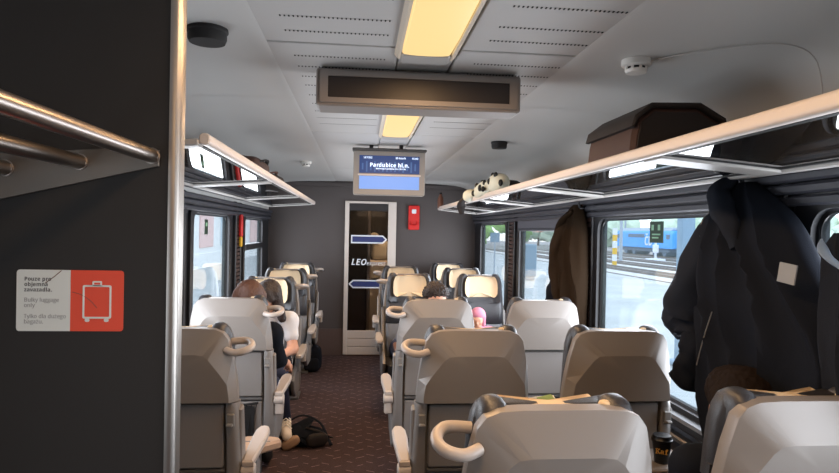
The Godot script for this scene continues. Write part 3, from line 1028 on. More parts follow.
# ------------------------------------------------------------------ seats
# local frame: the sitter looks along -z, the origin is on the floor under the top of the back shell.
# side is the local x side that has the handle (0: none); hook is the side with the coat hook
func make_seat(side: float, hook: float) -> Node3D:
	var o := thing("train_seat", "seat", "seat")
	# upper shell: outline shrinks to the top; an inner facet stands proud to the rear
	var half_out := [[0.0, 1.275], [0.10, 1.275], [0.158, 1.272], [0.192, 1.258], [0.213, 1.23], [0.232, 1.15], [0.245, 1.06], [0.25, 0.99], [0.25, 0.958]]
	var half_in := [[0.0, 1.172], [0.05, 1.172], [0.085, 1.172], [0.118, 1.168], [0.14, 1.15], [0.185, 1.09], [0.215, 1.045], [0.222, 0.99], [0.222, 0.965]]
	var rings := []
	for spec in [[half_out, -0.075, 0.96], [half_out, -0.062, 0.99], [half_out, -0.030, 1.0], [half_out, -0.020, 0.988], [half_in, 0.032, 1.0]]:
		var rg := PackedVector3Array()
		var src: Array = spec[0]
		for i in src.size():
			rg.append(seat_point(src[i][0] * spec[2], src[i][1], spec[1]))
		for i in range(src.size() - 1, 0, -1):
			rg.append(seat_point(-src[i][0] * spec[2], src[i][1], spec[1]))
		rings.append(rg)
	build("back_shell", [loft(rings)], M.shell, o, 0.9)
	# lower back: frame, two flared pillars, folding table, lower panel
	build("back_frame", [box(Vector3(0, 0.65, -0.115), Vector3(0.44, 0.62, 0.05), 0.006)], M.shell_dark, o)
	for s in [-1.0, 1.0]:
		var pr := []
		for row in [[0.955, 0.205, 0.252, 0.0], [0.93, 0.202, 0.253, 0.004], [0.80, 0.207, 0.258, -0.008], [0.60, 0.205, 0.266, -0.024], [0.42, 0.20, 0.272, -0.05], [0.34, 0.20, 0.27, -0.08]]:
			var x0: float = row[1] * s
			var x1: float = row[2] * s
			var z: float = row[3] - 0.045
			pr.append(PackedVector3Array([Vector3(x0, row[0], z - 0.07), Vector3(x0, row[0], z - 0.006), Vector3(x0 + s * 0.006, row[0], z), Vector3((x0 + x1) / 2, row[0], z + 0.004), Vector3(x1 - s * 0.012, row[0], z - 0.004), Vector3(x1, row[0], z - 0.02), Vector3(x1, row[0], z - 0.07)]))
		build("side_pillar", [loft(pr)], M.shell_low, o)
		# side panel that carries the cushion
		var sp := PackedVector2Array([Vector2(0.07, 0.92), Vector2(0.12, 0.93), Vector2(0.19, 0.66), Vector2(0.30, 0.58), Vector2(0.54, 0.55), Vector2(0.60, 0.50), Vector2(0.57, 0.42), Vector2(0.45, 0.34), Vector2(0.15, 0.32), Vector2(0.10, 0.36)])
		build("side_panel", [ext(sp, 0.03, 0.006, Transform3D(Basis(Vector3(0, 0, -1), Vector3(0, 1, 0), Vector3(1, 0, 0)), Vector3(s * 0.252, 0, 0)))], M.shell_low, o)
		# armrest: post, pad that widens to the front, rounded block at the rear end
		var ax: float = s * 0.292
		build("armrest_block", [lathe([Vector2(0.0, -0.03), Vector2(0.028, -0.03), Vector2(0.032, -0.026), Vector2(0.032, 0.026), Vector2(0.028, 0.03), Vector2(0.0, 0.03)], 16, Transform3D(Basis(Vector3.BACK, PI / 2), Vector3(ax, 0.645, -0.10))), box(Vector3(ax, 0.60, -0.105), Vector3(0.05, 0.10, 0.05), 0.01)], M.handle, o)
		var pad := PackedVector2Array()
		for q in [[-0.024, 0.075], [0.024, 0.075], [0.036, 0.38], [0.034, 0.50], [0.022, 0.545], [0.0, 0.552], [-0.022, 0.545], [-0.034, 0.50], [-0.036, 0.38]]:
			pad.append(Vector2(q[0], q[1]))
		build("armrest_pad", [ext(pad, 0.034, 0.008, Transform3D(Basis(Vector3(1, 0, 0), Vector3(0, 0, -1), Vector3(0, 1, 0)), Vector3(ax, 0.682, 0)))], M.handle, o)
		build("armrest_post", [box(Vector3(s * 0.275, 0.60, -0.36), Vector3(0.03, 0.14, 0.06), 0.008)], M.shell_low, o)
	var ft := build("folding_table", [ext(rrect(0.385, 0.275, 0.012, 3), 0.03, 0.006, Transform3D(Basis(Vector3.RIGHT, 0.05), Vector3(0, 0.808, -0.072)))], M.shell_low, o)
	build("table_hinge", [box(Vector3(0, 0.655, -0.085), Vector3(0.39, 0.018, 0.03), 0.005)], M.shell_dark, ft)
	build("lower_panel", [ext(rrect(0.385, 0.245, 0.012, 3), 0.025, 0.006, Transform3D(Basis(Vector3.RIGHT, 0.06), Vector3(0, 0.515, -0.095)))], M.shell_low, o)
	build("coat_hook", [ext(rrect(0.034, 0.056, 0.006, 3), 0.018, 0.004, Transform3D(Basis(), Vector3(hook * 0.225, 0.885, -0.036))), box(Vector3(hook * 0.225, 0.868, -0.022), Vector3(0.026, 0.014, 0.026), 0.004)], M.latch, o)
	# front: cushions
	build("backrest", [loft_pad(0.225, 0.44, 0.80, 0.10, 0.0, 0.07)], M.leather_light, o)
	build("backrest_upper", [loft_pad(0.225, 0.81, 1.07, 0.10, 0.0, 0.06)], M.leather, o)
	build("seat_cushion", [blob(Vector3(0, 0.43, -0.36), Vector3(0.47, 0.13, 0.50), 0.35, Basis(), 0.0, 28, 10)], M.leather, o)
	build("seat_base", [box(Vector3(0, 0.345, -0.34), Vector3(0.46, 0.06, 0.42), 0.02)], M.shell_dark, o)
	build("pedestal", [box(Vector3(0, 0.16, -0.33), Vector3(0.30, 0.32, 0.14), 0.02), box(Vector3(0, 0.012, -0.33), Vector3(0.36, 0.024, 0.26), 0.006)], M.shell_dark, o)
	# headrest: a body curved forward at its wings
	var hr := []
	for row in [[1.01, 0.92, 0.0], [1.025, 1.0, 0.0], [1.11, 1.0, 0.0], [1.19, 0.99, 0.0], [1.235, 0.95, 0.0], [1.262, 0.90, 0.008], [1.275, 0.84, 0.022]]:
		var rg := PackedVector3Array()
		var y: float = row[0]
		var k: float = row[1]
		var sh: float = row[2]
		for q in [[-0.225, 0.09], [-0.232, 0.12], [-0.226, 0.16], [-0.205, 0.182], [-0.18, 0.175], [-0.155, 0.155], [-0.12, 0.142], [0.0, 0.138], [0.12, 0.142], [0.155, 0.155], [0.18, 0.175], [0.205, 0.182], [0.226, 0.16], [0.232, 0.12], [0.225, 0.09], [0.19, 0.075], [0.0, 0.07], [-0.19, 0.075]]:
			var mid := smoothstep(0.2, 0.12, absf(q[0]))
			rg.append(seat_point(q[0] * k * 0.95, y - mid * maxf(0.0, y - 1.17) * 0.42, -lerpf(q[1], 0.12, sh * 12.0)))
		hr.append(rg)
	var lumps := [loft(hr)]
	for s in [-1.0, 1.0]:
		lumps.append(blob(Vector3(s * 0.160, 1.212, -0.105), Vector3(0.088, 0.155, 0.13), 0.75))
	var head := build("headrest", lumps, M.leather, o, 0.5)
	# cream slip over the middle of the headrest, from its front over the top edge
	var cr := []
	for row in [[1.065, 0.66], [1.075, 0.76], [1.10, 0.84], [1.16, 0.86], [1.21, 0.84], [1.244, 0.78], [1.258, 0.74], [1.264, 0.69]]:
		var rg := PackedVector3Array()
		for q in [[-0.188, 0.208], [-0.16, 0.177], [-0.12, 0.157], [0.0, 0.150], [0.12, 0.157], [0.16, 0.177], [0.188, 0.208], [0.178, 0.180], [0.14, 0.07], [0.0, 0.06], [-0.14, 0.07], [-0.178, 0.180]]:
			var back: bool = q[1] < 0.11
			rg.append(seat_point(q[0] * row[1], row[0] if not back else maxf(row[0], 1.235), -q[1]))
		cr.append(rg)
	var cov := build("headrest_cover", [loft(cr)], M.cream, head, 0.5)
	build("cover_toggle", [blob(Vector3(0.128, 1.268, -0.085), Vector3(0.034, 0.026, 0.034), 0.8, Basis(), 0.0, 12, 8)], M.cream, cov)
	lettering("leo express", 0.032, M.cream_text, cov, Transform3D(Basis(Vector3.UP, PI), Vector3(0, 1.165, -0.163)))
	if side != 0.0:
		var s := side
		build("handle", [tube(curve([Vector3(s * 0.205, 1.185, -0.02), Vector3(s * 0.245, 1.178, 0.0), Vector3(s * 0.285, 1.185, -0.005), Vector3(s * 0.305, 1.195, -0.035), Vector3(s * 0.30, 1.205, -0.075), Vector3(s * 0.27, 1.21, -0.11), Vector3(s * 0.21, 1.205, -0.115)], 5), 0.0155, 12)], M.handle, o)
	return o

# a point of the back: y up, z measured from the reclined rear plane
func seat_point(x: float, y: float, z: float) -> Vector3:
	return Vector3(x, y, z + (y - 1.27) * 0.14)

func loft_pad(hw: float, y0: float, y1: float, back: float, front0: float, thick: float) -> PackedVector3Array:
	var rings := []
	for k in 9:
		var u := k / 8.0
		var edge := pow(sin(PI * clampf(u, 0.03, 0.97)), 0.3)
		var y := lerpf(y0, y1, u)
		var rg := PackedVector3Array()
		for q in [[-1.0, 0.0], [-1.0, 0.6], [-0.93, 0.95], [-0.8, 1.12], [-0.6, 0.95], [0.0, 0.85], [0.6, 0.95], [0.8, 1.12], [0.93, 0.95], [1.0, 0.6], [1.0, 0.0]]:
			rg.append(seat_point(q[0] * hw, y, -back - thick * q[1] * edge))
		rings.append(rg)
	return loft(rings)

func seats() -> void:
	var a := make_seat(-1.0, -1.0)   # aisle seat of the right pairs
	var b := make_seat(1.0, 1.0)     # single seats on the left
	var c := make_seat(0.0, 1.0)     # window seats of the right pairs
	var g := "seats with their grey backs to the viewpoint"
	var f := "seats facing the viewpoint with cream headrest slips"
	a.position = Vector3(0.499, 0, -1.395)
	tag(a, "nearest right aisle seat, a large grey back with a loop handle at the bottom edge", "seat", g)
	dup(a, Vector3(0.505, 0, -2.55), 0, "second right aisle seat, grey back with loop handle, behind the nearest one", g)
	dup(a, Vector3(0.488, 0, -3.70), 0, "third right aisle seat, grey back in front of the curly haired passenger", g)
	c.position = Vector3(1.20, 0, -1.455)
	tag(c, "nearest right window seat with a black haired head above its grey back", "seat", g)
	dup(c, Vector3(1.165, 0, -2.56), 0, "right window seat beneath the large window, black paper cup behind it", g)
	dup(c, Vector3(1.175, 0, -3.72), 0, "third right window seat, grey back below the olive jacket", g)
	b.position = Vector3(-0.755, 0, -2.58)
	tag(b, "nearest left seat, brownish grey back half hidden by the charcoal partition", "seat", g)
	dup(b, Vector3(-0.77, 0, -3.70), 0, "second left seat, pale grey back in front of the two seated passengers", g)
	dup(b, Vector3(0.49, 0, -6.05), PI, "nearest facing aisle seat on the right, behind the curly haired passenger", f)
	dup(b, Vector3(0.485, 0, -7.25), PI, "facing right aisle seat whose cream headrest shows behind the nearest one", f)
	dup(c, Vector3(1.19, 0, -6.05), PI, "nearest facing window seat on the right, behind the child in pink", f)
	dup(c, Vector3(1.18, 0, -7.05), PI, "middle facing window seat on the right", f)
	dup(c, Vector3(1.16, 0, -8.05), PI, "farthest facing seat on the right, against the bulkhead", f)
	dup(a, Vector3(-0.76, 0, -5.42), PI, "facing left seat right behind the woman in the white shirt", f)
	dup(a, Vector3(-0.76, 0, -6.55), PI, "middle one of the three facing left seats", f)
	dup(a, Vector3(-0.76, 0, -7.65), PI, "farthest facing left seat, against the bulkhead", f)
	# net pocket on the second left seat
	var net := []
	for k in 12:
		net.append(tube([Vector3(-0.16 + 0.029 * k, 0.60, 0), Vector3(-0.13 + 0.0235 * k, 0.40, 0.02)], 0.0022, 5))
		net.append(tube([Vector3(0.16 - 0.029 * k, 0.60, 0), Vector3(0.13 - 0.0235 * k, 0.40, 0.02)], 0.0022, 5))
	net.append(tube(curve([Vector3(-0.17, 0.61, 0), Vector3(0, 0.60, 0.03), Vector3(0.17, 0.61, 0)]), 0.007, 8))
	net.append(box(Vector3(0, 0.50, 0.0), Vector3(0.30, 0.18, 0.012), 0.004))
	var np := build("net_pocket", net, M.black_net)
	np.position = Vector3(-0.77, 0.02, -3.775)
	tag(np, "black net pocket on the back of the second left seat", "pocket")
	# table between the facing bays on the right
	for q in [[0.80, -4.9, 1.0, 0.72, "dark wooden table in the right hand facing bay, mostly hidden by grey seats"]]:
		var t := thing("bay_table", q[4], "table", Vector3(q[0], 0, q[1]))
		build("table_top", [ext(rrect(q[2], q[3], 0.06, 5), 0.03, 0.006, Transform3D(Basis(Vector3.RIGHT, PI / 2), Vector3(0, 0.72, 0)))], M.wood, t)
		build("leg", [box(Vector3(0.2, 0.35, 0), Vector3(0.08, 0.71, 0.3), 0.02)], M.shell_dark, t)
	var pp := build("paper_sheet", [box(Vector3(0.36, 0.737, -4.64), Vector3(0.10, 0.004, 0.15), 0.001, Basis(Vector3.UP, 0.2)), box(Vector3(0.335, 0.785, -4.70), Vector3(0.07, 0.09, 0.004), 0.001, Basis(Vector3.RIGHT, -0.5))], M.paper)
	tag(pp, "small folded white paper on the aisle edge of the facing bay table", "paper")

# ------------------------------------------------------------------ luggage and belongings
func belongings() -> void:
	var b := thing("travel_bag", "large brown soft travel bag with a flap on the right luggage rack", "bag", Vector3(1.17, 1.985, -2.38))
	var hull := PackedVector2Array([Vector2(-0.165, 0), Vector2(-0.178, 0.02), Vector2(-0.172, 0.09), Vector2(-0.158, 0.15), Vector2(-0.1, 0.195), Vector2(0.08, 0.20), Vector2(0.17, 0.15), Vector2(0.185, 0.04), Vector2(0.17, 0)])
	build("body", [ext(hull, 0.44, 0.016)], M.bag_brown, b)
	var flap := PackedVector2Array([Vector2(-0.182, 0.118), Vector2(-0.170, 0.158), Vector2(-0.105, 0.208), Vector2(0.085, 0.215), Vector2(0.185, 0.16), Vector2(0.20, 0.11), Vector2(0.185, 0.10), Vector2(0.17, 0.148), Vector2(0.08, 0.196), Vector2(-0.10, 0.190), Vector2(-0.155, 0.146), Vector2(-0.168, 0.115)])
	build("flap", [ext(flap, 0.47, 0.006)], M.bag_dark, b)
	var sides := build("end_panel", [ext(inset(hull, 0.02), 0.008, 0.002, Transform3D(Basis(), Vector3(0, 0, 0.222)))], M.bag_dark, b)
	# soft spotted toy or scarf over the rack edge
	var p := thing("spotted_soft_toy", "black spotted cream soft toy lying over the right rack edge", "soft toy", Vector3(0.985, 1.995, -5.0))
	build("body", [blob(Vector3(0.02, 0.05, 0.17), Vector3(0.15, 0.13, 0.62), 0.8, Basis(Vector3.RIGHT, -0.05), 0.05), blob(Vector3(0.02, 0.07, 0.62), Vector3(0.15, 0.14, 0.30), 0.9)], M.spotted, p)
	build("paw", [blob(Vector3(-0.01, 0.03, -0.32), Vector3(0.13, 0.11, 0.36), 0.85)], M.spotted, p)
	for q in [[-0.048, 0.08, 0.62, 0.05], [-0.05, 0.055, 0.28, 0.055], [-0.04, 0.085, 0.10, 0.05], [-0.01, 0.128, 0.56, 0.05], [-0.05, 0.04, 0.40, 0.045], [-0.02, 0.12, 0.70, 0.045], [-0.02, 0.10, 0.22, 0.05], [-0.05, 0.03, 0.0, 0.05], [0.0, 0.06, 0.775, 0.05], [-0.03, 0.09, 0.36, 0.05]]:
		build("spot", [blob(Vector3(q[0], q[1], q[2]), Vector3(0.03, q[3], q[3] * 1.3), 1.0, Basis(), 0.0, 12, 8)], M.spot, p)
	build("hanging_strap", [tube(curve([Vector3(-0.03, 0.02, -0.46), Vector3(-0.07, -0.04, -0.48), Vector3(-0.06, -0.13, -0.50)]), [0.035, 0.035, 0.04, 0.045, 0.045, 0.04, 0.035, 0.03, 0.025], 10, 0.6)], M.bag_dark, p)
	var db := build("dark_bag", [blob(Vector3(1.20, 2.07, -5.15), Vector3(0.28, 0.16, 0.75), 0.7, Basis(), 0.04)], M.bag_dark)
	tag(db, "dark bag on the right rack behind the spotted soft toy", "bag")
	var bt := thing("brown_bottle", "small brown bottle at the far end of the right rack", "bottle", Vector3(0.985, 1.993, -7.45))
	build("body", [lathe([Vector2(0.0, 0.0), Vector2(0.035, 0.0), Vector2(0.038, 0.01), Vector2(0.038, 0.11), Vector2(0.02, 0.15), Vector2(0.015, 0.17)], 16)], M.wood, bt)
	build("cap", [lathe([Vector2(0.0, 0.19), Vector2(0.016, 0.19), Vector2(0.017, 0.168), Vector2(0.0, 0.168)], 14)], M.bag_dark, bt)
	# on the left rack
	var lb := thing("tan_rucksack", "brown bag lying on the left rack, farther along", "bag", Vector3(-0.76, 2.003, -4.15))
	build("body", [blob(Vector3(0, 0.08, 0), Vector3(0.26, 0.17, 0.62), 0.65, Basis(), 0.03)], M.bag_brown, lb)
	build("strap", [tube(curve([Vector3(0.09, 0.12, -0.18), Vector3(0.13, 0.15, 0.0), Vector3(0.10, 0.12, 0.18)]), 0.014, 8, 0.5)], M.bag_dark, lb)
	var lc := thing("dark_bundle", "dark bundle with a brown strap on the left rack behind the brown bag", "bag", Vector3(-0.76, 2.003, -5.0))
	build("body", [blob(Vector3(0, 0.065, 0), Vector3(0.26, 0.14, 0.55), 0.7, Basis(), 0.04)], M.bag_dark, lc)
	build("strap", [tube(curve([Vector3(0.02, 0.12, -0.22), Vector3(0.08, 0.15, 0.0), Vector3(0.04, 0.12, 0.2)]), 0.012, 8, 0.5)], M.wood, lc)
	# floor
	var f := thing("black_backpack", "black backpack lying open in the aisle beside the beige sneaker", "bag", Vector3(-0.42, 0, -4.86), 0.15)
	build("body", [blob(Vector3(0.02, 0.06, 0.0), Vector3(0.30, 0.14, 0.28), 0.75, Basis(Vector3.BACK, -0.2), 0.10)], M.black_cloth, f)
	build("open_flap", [blob(Vector3(-0.03, 0.115, -0.04), Vector3(0.24, 0.03, 0.22), 0.6, Basis(Vector3.BACK, 0.45), 0.12)], M.black_cloth_low, f)
	build("side_pocket", [blob(Vector3(0.10, 0.06, 0.12), Vector3(0.18, 0.10, 0.07), 0.7, Basis(Vector3.UP, 0.3), 0.06)], M.bag_dark, f)
	build("lining", [blob(Vector3(-0.10, 0.05, 0.12), Vector3(0.15, 0.08, 0.08), 0.7, Basis(Vector3.BACK, 0.5))], M.tan_bag, f)
	build("strap", [tube(curve([Vector3(-0.12, 0.15, -0.08), Vector3(0.0, 0.21, -0.04), Vector3(0.13, 0.16, 0.02), Vector3(0.19, 0.05, 0.08), Vector3(0.21, 0.016, 0.13)]), 0.014, 8, 0.5)], M.black_cloth_low, f)
	build("strap", [tube(curve([Vector3(0.02, 0.14, 0.06), Vector3(0.12, 0.12, 0.10), Vector3(0.2, 0.06, 0.06), Vector3(0.23, 0.03, 0.0)]), 0.012, 8, 0.5)], M.bag_dark, f)
	var fb := thing("black_rucksack", "small black rucksack on the floor by the far left seats", "bag", Vector3(-0.56, 0, -7.35))
	build("body", [blob(Vector3(0, 0.15, 0), Vector3(0.26, 0.32, 0.22), 0.6, Basis(), 0.03)], M.black_cloth, fb)
	build("pocket", [blob(Vector3(0.02, 0.10, 0.10), Vector3(0.18, 0.15, 0.07), 0.6)], M.black_cloth_low, fb)
	build("grab_loop", [tube(curve([Vector3(-0.04, 0.30, 0), Vector3(0, 0.345, 0), Vector3(0.04, 0.30, 0)]), 0.008, 8)], M.black_cloth_low, fb)
	var tb := thing("tan_bag", "tan angular bag corner jutting from the nearest left seat past its armrest", "bag", Vector3(-0.52, 0.497, -3.23))
	var hex := PackedVector2Array([Vector2(-0.10, -0.22), Vector2(0.0, -0.22), Vector2(0.02, 0.04), Vector2(0.115, 0.12), Vector2(0.10, 0.17), Vector2(0.0, 0.21), Vector2(-0.10, 0.19)])
	build("body", [ext(hex, 0.05, 0.012, Transform3D(Basis(Vector3.RIGHT, -PI / 2), Vector3(0, 0.025, 0)))], M.tan_bag, tb)
	build("zip", [box(Vector3(-0.01, 0.051, -0.10), Vector3(0.14, 0.004, 0.008), 0.001)], M.latch, tb)
	# cup
	var cu := thing("paper_cup", "black takeaway cup with a lid and gold lettering at the wall side", "cup", Vector3(1.297, 0.737, -2.46))
	build("body", [lathe([Vector2(0.0, 0.0), Vector2(0.029, 0.0), Vector2(0.040, 0.095), Vector2(0.0, 0.095)], 22)], M.cup_black, cu)
	build("lid", [lathe([Vector2(0.0, 0.092), Vector2(0.043, 0.092), Vector2(0.044, 0.100), Vector2(0.039, 0.104), Vector2(0.037, 0.116), Vector2(0.0, 0.113)], 22)], M.cup_black, cu)
	lettering("Kaf", 0.028, M.gold, cu, Transform3D(Basis(Vector3.UP, -0.52) * Basis(Vector3.RIGHT, -0.1), Vector3(-0.018, 0.055, 0.0315)), true, "Droid Serif", 0.003)
	var lt := thing("side_ledge", "pale grey fold down tray under the black cup", "tray", Vector3(1.24, 0.722, -2.52))
	build("tray", [box(Vector3(0, 0.005, 0.0), Vector3(0.34, 0.018, 0.28), 0.006)], M.shell, lt)
	build("bracket", [box(Vector3(0.0, -0.02, -0.06), Vector3(0.04, 0.04, 0.16), 0.006)], M.shell_low, lt)
	var mg := thing("magazine_stack", "green and white leaflets lying between the second row seats", "leaflet", Vector3(0.825, 0.94, -2.62), 0.2)
	build("leaflet", [box(Vector3(0, 0.0, 0), Vector3(0.15, 0.006, 0.10), 0.001, Basis(Vector3.RIGHT, 0.5))], M.paper, mg)
	build("leaflet", [box(Vector3(0.03, 0.010, -0.01), Vector3(0.08, 0.005, 0.07), 0.001, Basis(Vector3.RIGHT, 0.5) * Basis(Vector3.UP, 0.2))], M.paper_green, mg)
	coats()

# a hanging garment: rows of [y, z0, z1, x of the wall side, thickness], drawn as one pleated body
func drape(rows: Array, folds: float, depth: float, sd: float, n := 110) -> PackedVector3Array:
	var rings := []
	var rr := []
	for i in rows.size() - 1:
		for k in 5:
			var row := []
			for c in 5:
				row.append(cubic_interpolate(rows[i][c], rows[i + 1][c], rows[maxi(i - 1, 0)][c], rows[mini(i + 2, rows.size() - 1)][c], k / 5.0))
			rr.append(row)
	rr.append(rows[-1])
	for i in rr.size():
		var r: Array = rr[i]
		var down := clampf(float(i) / rr.size() * 1.6, 0.15, 1.0)
		var rg := PackedVector3Array()
		var zc: float = (r[1] + r[2]) / 2
		var hw: float = absf(r[2] - r[1]) / 2
		for k in n:
			var a := TAU * k / n
			var u := cos(a)
			var w := u * folds + sd + 0.55 * sin(r[0] * 4.0 + sd) + 0.25 * sin(r[0] * 11.0 + u * 3.0)
			var pleat := 1.0 - 2.0 * pow(absf(sin(w * 1.57)), 0.7)
			var cross := 0.35 * sin(r[0] * 17.0 + u * 5.0 + sd * 3.0) * (1.0 - absf(u))
			var x: float = r[3] - r[4] * 0.5 + spow(sin(a), 0.75) * r[4] * 0.5
			if sin(a) < 0.0:
				x -= depth * down * (pleat + cross) * pow(-sin(a), 0.5)
			var z := zc + u * hw * (1.0 + 0.05 * sin(r[0] * 13.0 + sd + (2.0 if u > 0 else 0.0)))
			rg.append(Vector3(minf(x, WR - 0.008), r[0], z))
		rings.append(rg)
	return loft(rings)

func coats() -> void:
	# hooks
	for q in [[-2.25, 1.92, "dark coat hook on the pillar above the black coat"], [-4.03, 1.90, "dark coat hook on the pillar above the olive jacket"]]:
		var h := thing("coat_hook", q[2], "hook", Vector3(WR - 0.018, q[1], q[0]))
		build("plate", [box(Vector3(0.0, 0, 0), Vector3(0.03, 0.09, 0.05), 0.008)], M.window_black, h)
		build("peg", [tube(curve([Vector3(-0.01, -0.01, 0), Vector3(-0.06, -0.02, 0), Vector3(-0.075, 0.02, 0)]), 0.008, 8)], M.window_black, h)
	var c := thing("black_coat", "big black coat hanging on the right wall in front of the large window", "coat")
	build("body", [drape([[1.915, -2.29, -2.20, 1.54, 0.07], [1.86, -2.36, -2.10, 1.555, 0.13], [1.77, -2.40, -1.95, 1.56, 0.18], [1.66, -2.42, -1.83, 1.56, 0.21], [1.50, -2.42, -1.72, 1.56, 0.23], [1.30, -2.38, -1.66, 1.56, 0.24], [1.05, -2.34, -1.62, 1.56, 0.24], [0.80, -2.30, -1.60, 1.56, 0.22]], 4.5, 0.034, 0.4)], M.black_cloth, c, 0.3)
	build("collar", [sleeve_shape([Vector3(1.47, 1.93, -2.27), Vector3(1.41, 1.88, -2.27), Vector3(1.38, 1.81, -2.20), Vector3(1.37, 1.73, -2.12), Vector3(1.36, 1.66, -2.08)], [0.025, 0.045, 0.05, 0.04, 0.018])], M.black_cloth_low, c, 0.3)
	build("sleeve", [sleeve_shape([Vector3(1.47, 1.83, -2.27), Vector3(1.44, 1.72, -2.33), Vector3(1.42, 1.577, -2.395), Vector3(1.41, 1.43, -2.475), Vector3(1.41, 1.345, -2.50), Vector3(1.41, 1.305, -2.465), Vector3(1.41, 1.28, -2.455)], [0.05, 0.08, 0.098, 0.105, 0.098, 0.07, 0.056])], M.black_cloth_low, c, 0.3)
	build("cuff", [sleeve_shape([Vector3(1.41, 1.30, -2.44), Vector3(1.41, 1.25, -2.425), Vector3(1.41, 1.20, -2.42), Vector3(1.41, 1.15, -2.445), Vector3(1.41, 1.075, -2.485)], [0.05, 0.066, 0.066, 0.072, 0.07])], M.black_cloth, c, 0.3)
	build("zip", [tube(curve([Vector3(1.315, 1.42, -2.145), Vector3(1.31, 1.31, -2.19), Vector3(1.315, 1.20, -2.24)]), 0.0025, 6)], M.latch, c)
	build("hanging_loop", [tube(curve([Vector3(1.42, 1.81, -2.31), Vector3(1.385, 1.77, -2.34), Vector3(1.37, 1.70, -2.33)]), 0.003, 6)], M.latch, c)
	build("sewn_label", [box(Vector3(1.315, 1.592, -1.75), Vector3(0.006, 0.062, 0.060), 0.001, Basis(Vector3.UP, 0.25) * Basis(Vector3.RIGHT, 0.15))], M.label_cloth, c)
	build("sleeve_tab", [box(Vector3(1.41, 1.34, -2.60), Vector3(0.03, 0.02, 0.03), 0.003)], M.grey_lining, c)
	var c2 := thing("blue_piped_coat", "second black coat with a pale blue stripe hanging at the right frame edge", "coat")
	build("body", [drape([[1.72, -1.74, -1.66, 1.50, 0.06], [1.66, -1.76, -1.52, 1.52, 0.13], [1.55, -1.72, -1.40, 1.52, 0.17], [1.35, -1.68, -1.34, 1.52, 0.2], [1.0, -1.66, -1.30, 1.52, 0.2], [0.8, -1.66, -1.30, 1.52, 0.2]], 3.5, 0.02, 2.0)], M.black_cloth_low, c2, 0.3)
	build("blue_stripe", [tube(curve([Vector3(1.40, 1.70, -1.72), Vector3(1.36, 1.665, -1.66), Vector3(1.335, 1.635, -1.59), Vector3(1.33, 1.60, -1.50)]), [0.003, 0.006, 0.011, 0.015, 0.016, 0.015, 0.015, 0.014, 0.014, 0.013, 0.013, 0.012, 0.012], 8, 0.5)], M.grey_lining, c2)
	var j := thing("olive_jacket", "olive brown jacket hanging between two right windows", "coat")
	build("body", [drape([[1.905, -4.10, -4.05, 1.53, 0.06], [1.86, -4.16, -4.02, 1.545, 0.10], [1.74, -4.20, -3.96, 1.555, 0.13], [1.60, -4.22, -3.92, 1.555, 0.15], [1.42, -4.22, -3.91, 1.555, 0.155], [1.20, -4.20, -3.92, 1.555, 0.155], [1.0, -4.18, -3.93, 1.555, 0.15]], 3.0, 0.03, 1.2)], M.olive, j, 0.3)
	build("sleeve", [sleeve_shape([Vector3(1.46, 1.83, -4.12), Vector3(1.45, 1.73, -4.20), Vector3(1.44, 1.60, -4.29), Vector3(1.44, 1.45, -4.30), Vector3(1.44, 1.30, -4.25), Vector3(1.44, 1.2, -4.22)], [0.04, 0.065, 0.075, 0.075, 0.065, 0.06])], M.olive, j, 0.3)
	build("collar", [tube(curve([Vector3(1.46, 1.86, -4.06), Vector3(1.42, 1.79, -4.14), Vector3(1.43, 1.69, -4.30)]), [0.03, 0.035, 0.04, 0.042, 0.042, 0.04, 0.035, 0.03, 0.02], 10, 0.5)], M.olive, j)
	build("dark_hood", [sleeve_shape([Vector3(1.46, 1.62, -4.30), Vector3(1.45, 1.55, -4.34), Vector3(1.45, 1.45, -4.33), Vector3(1.45, 1.36, -4.33), Vector3(1.45, 1.28, -4.38), Vector3(1.45, 1.20, -4.39), Vector3(1.45, 1.12, -4.33)], [0.03, 0.05, 0.05, 0.05, 0.07, 0.085, 0.06])], M.black_cloth, j, 0.3)

func sleeve_shape(pts: Array, rad: Array) -> PackedVector3Array:
	var p2 := curve(pts, 5)
	var rings := []
	for i in p2.size():
		var u := float(i) / (p2.size() - 1) * (rad.size() - 1)
		var k := mini(int(u), rad.size() - 2)
		var r: float = lerpf(rad[k], rad[k + 1], u - k)
		var d: Vector3 = (p2[mini(i + 1, p2.size() - 1)] - p2[maxi(i - 1, 0)]).normalized()
		var s := d.cross(Vector3.RIGHT).normalized()
		var w := s.cross(d).normalized()
		var rg := PackedVector3Array()
		for q in 22:
			var a := TAU * q / 22
			var f := 1.0 + 0.07 * sin(a * 4.0 + i * 0.55) + 0.10 * sin(a * 2.0 - i * 1.25) * float(i) / p2.size()
			rg.append(p2[i] + s * cos(a) * r * f + w * sin(a) * r * 0.85 * f)
		rings.append(rg)
	return loft(rings)

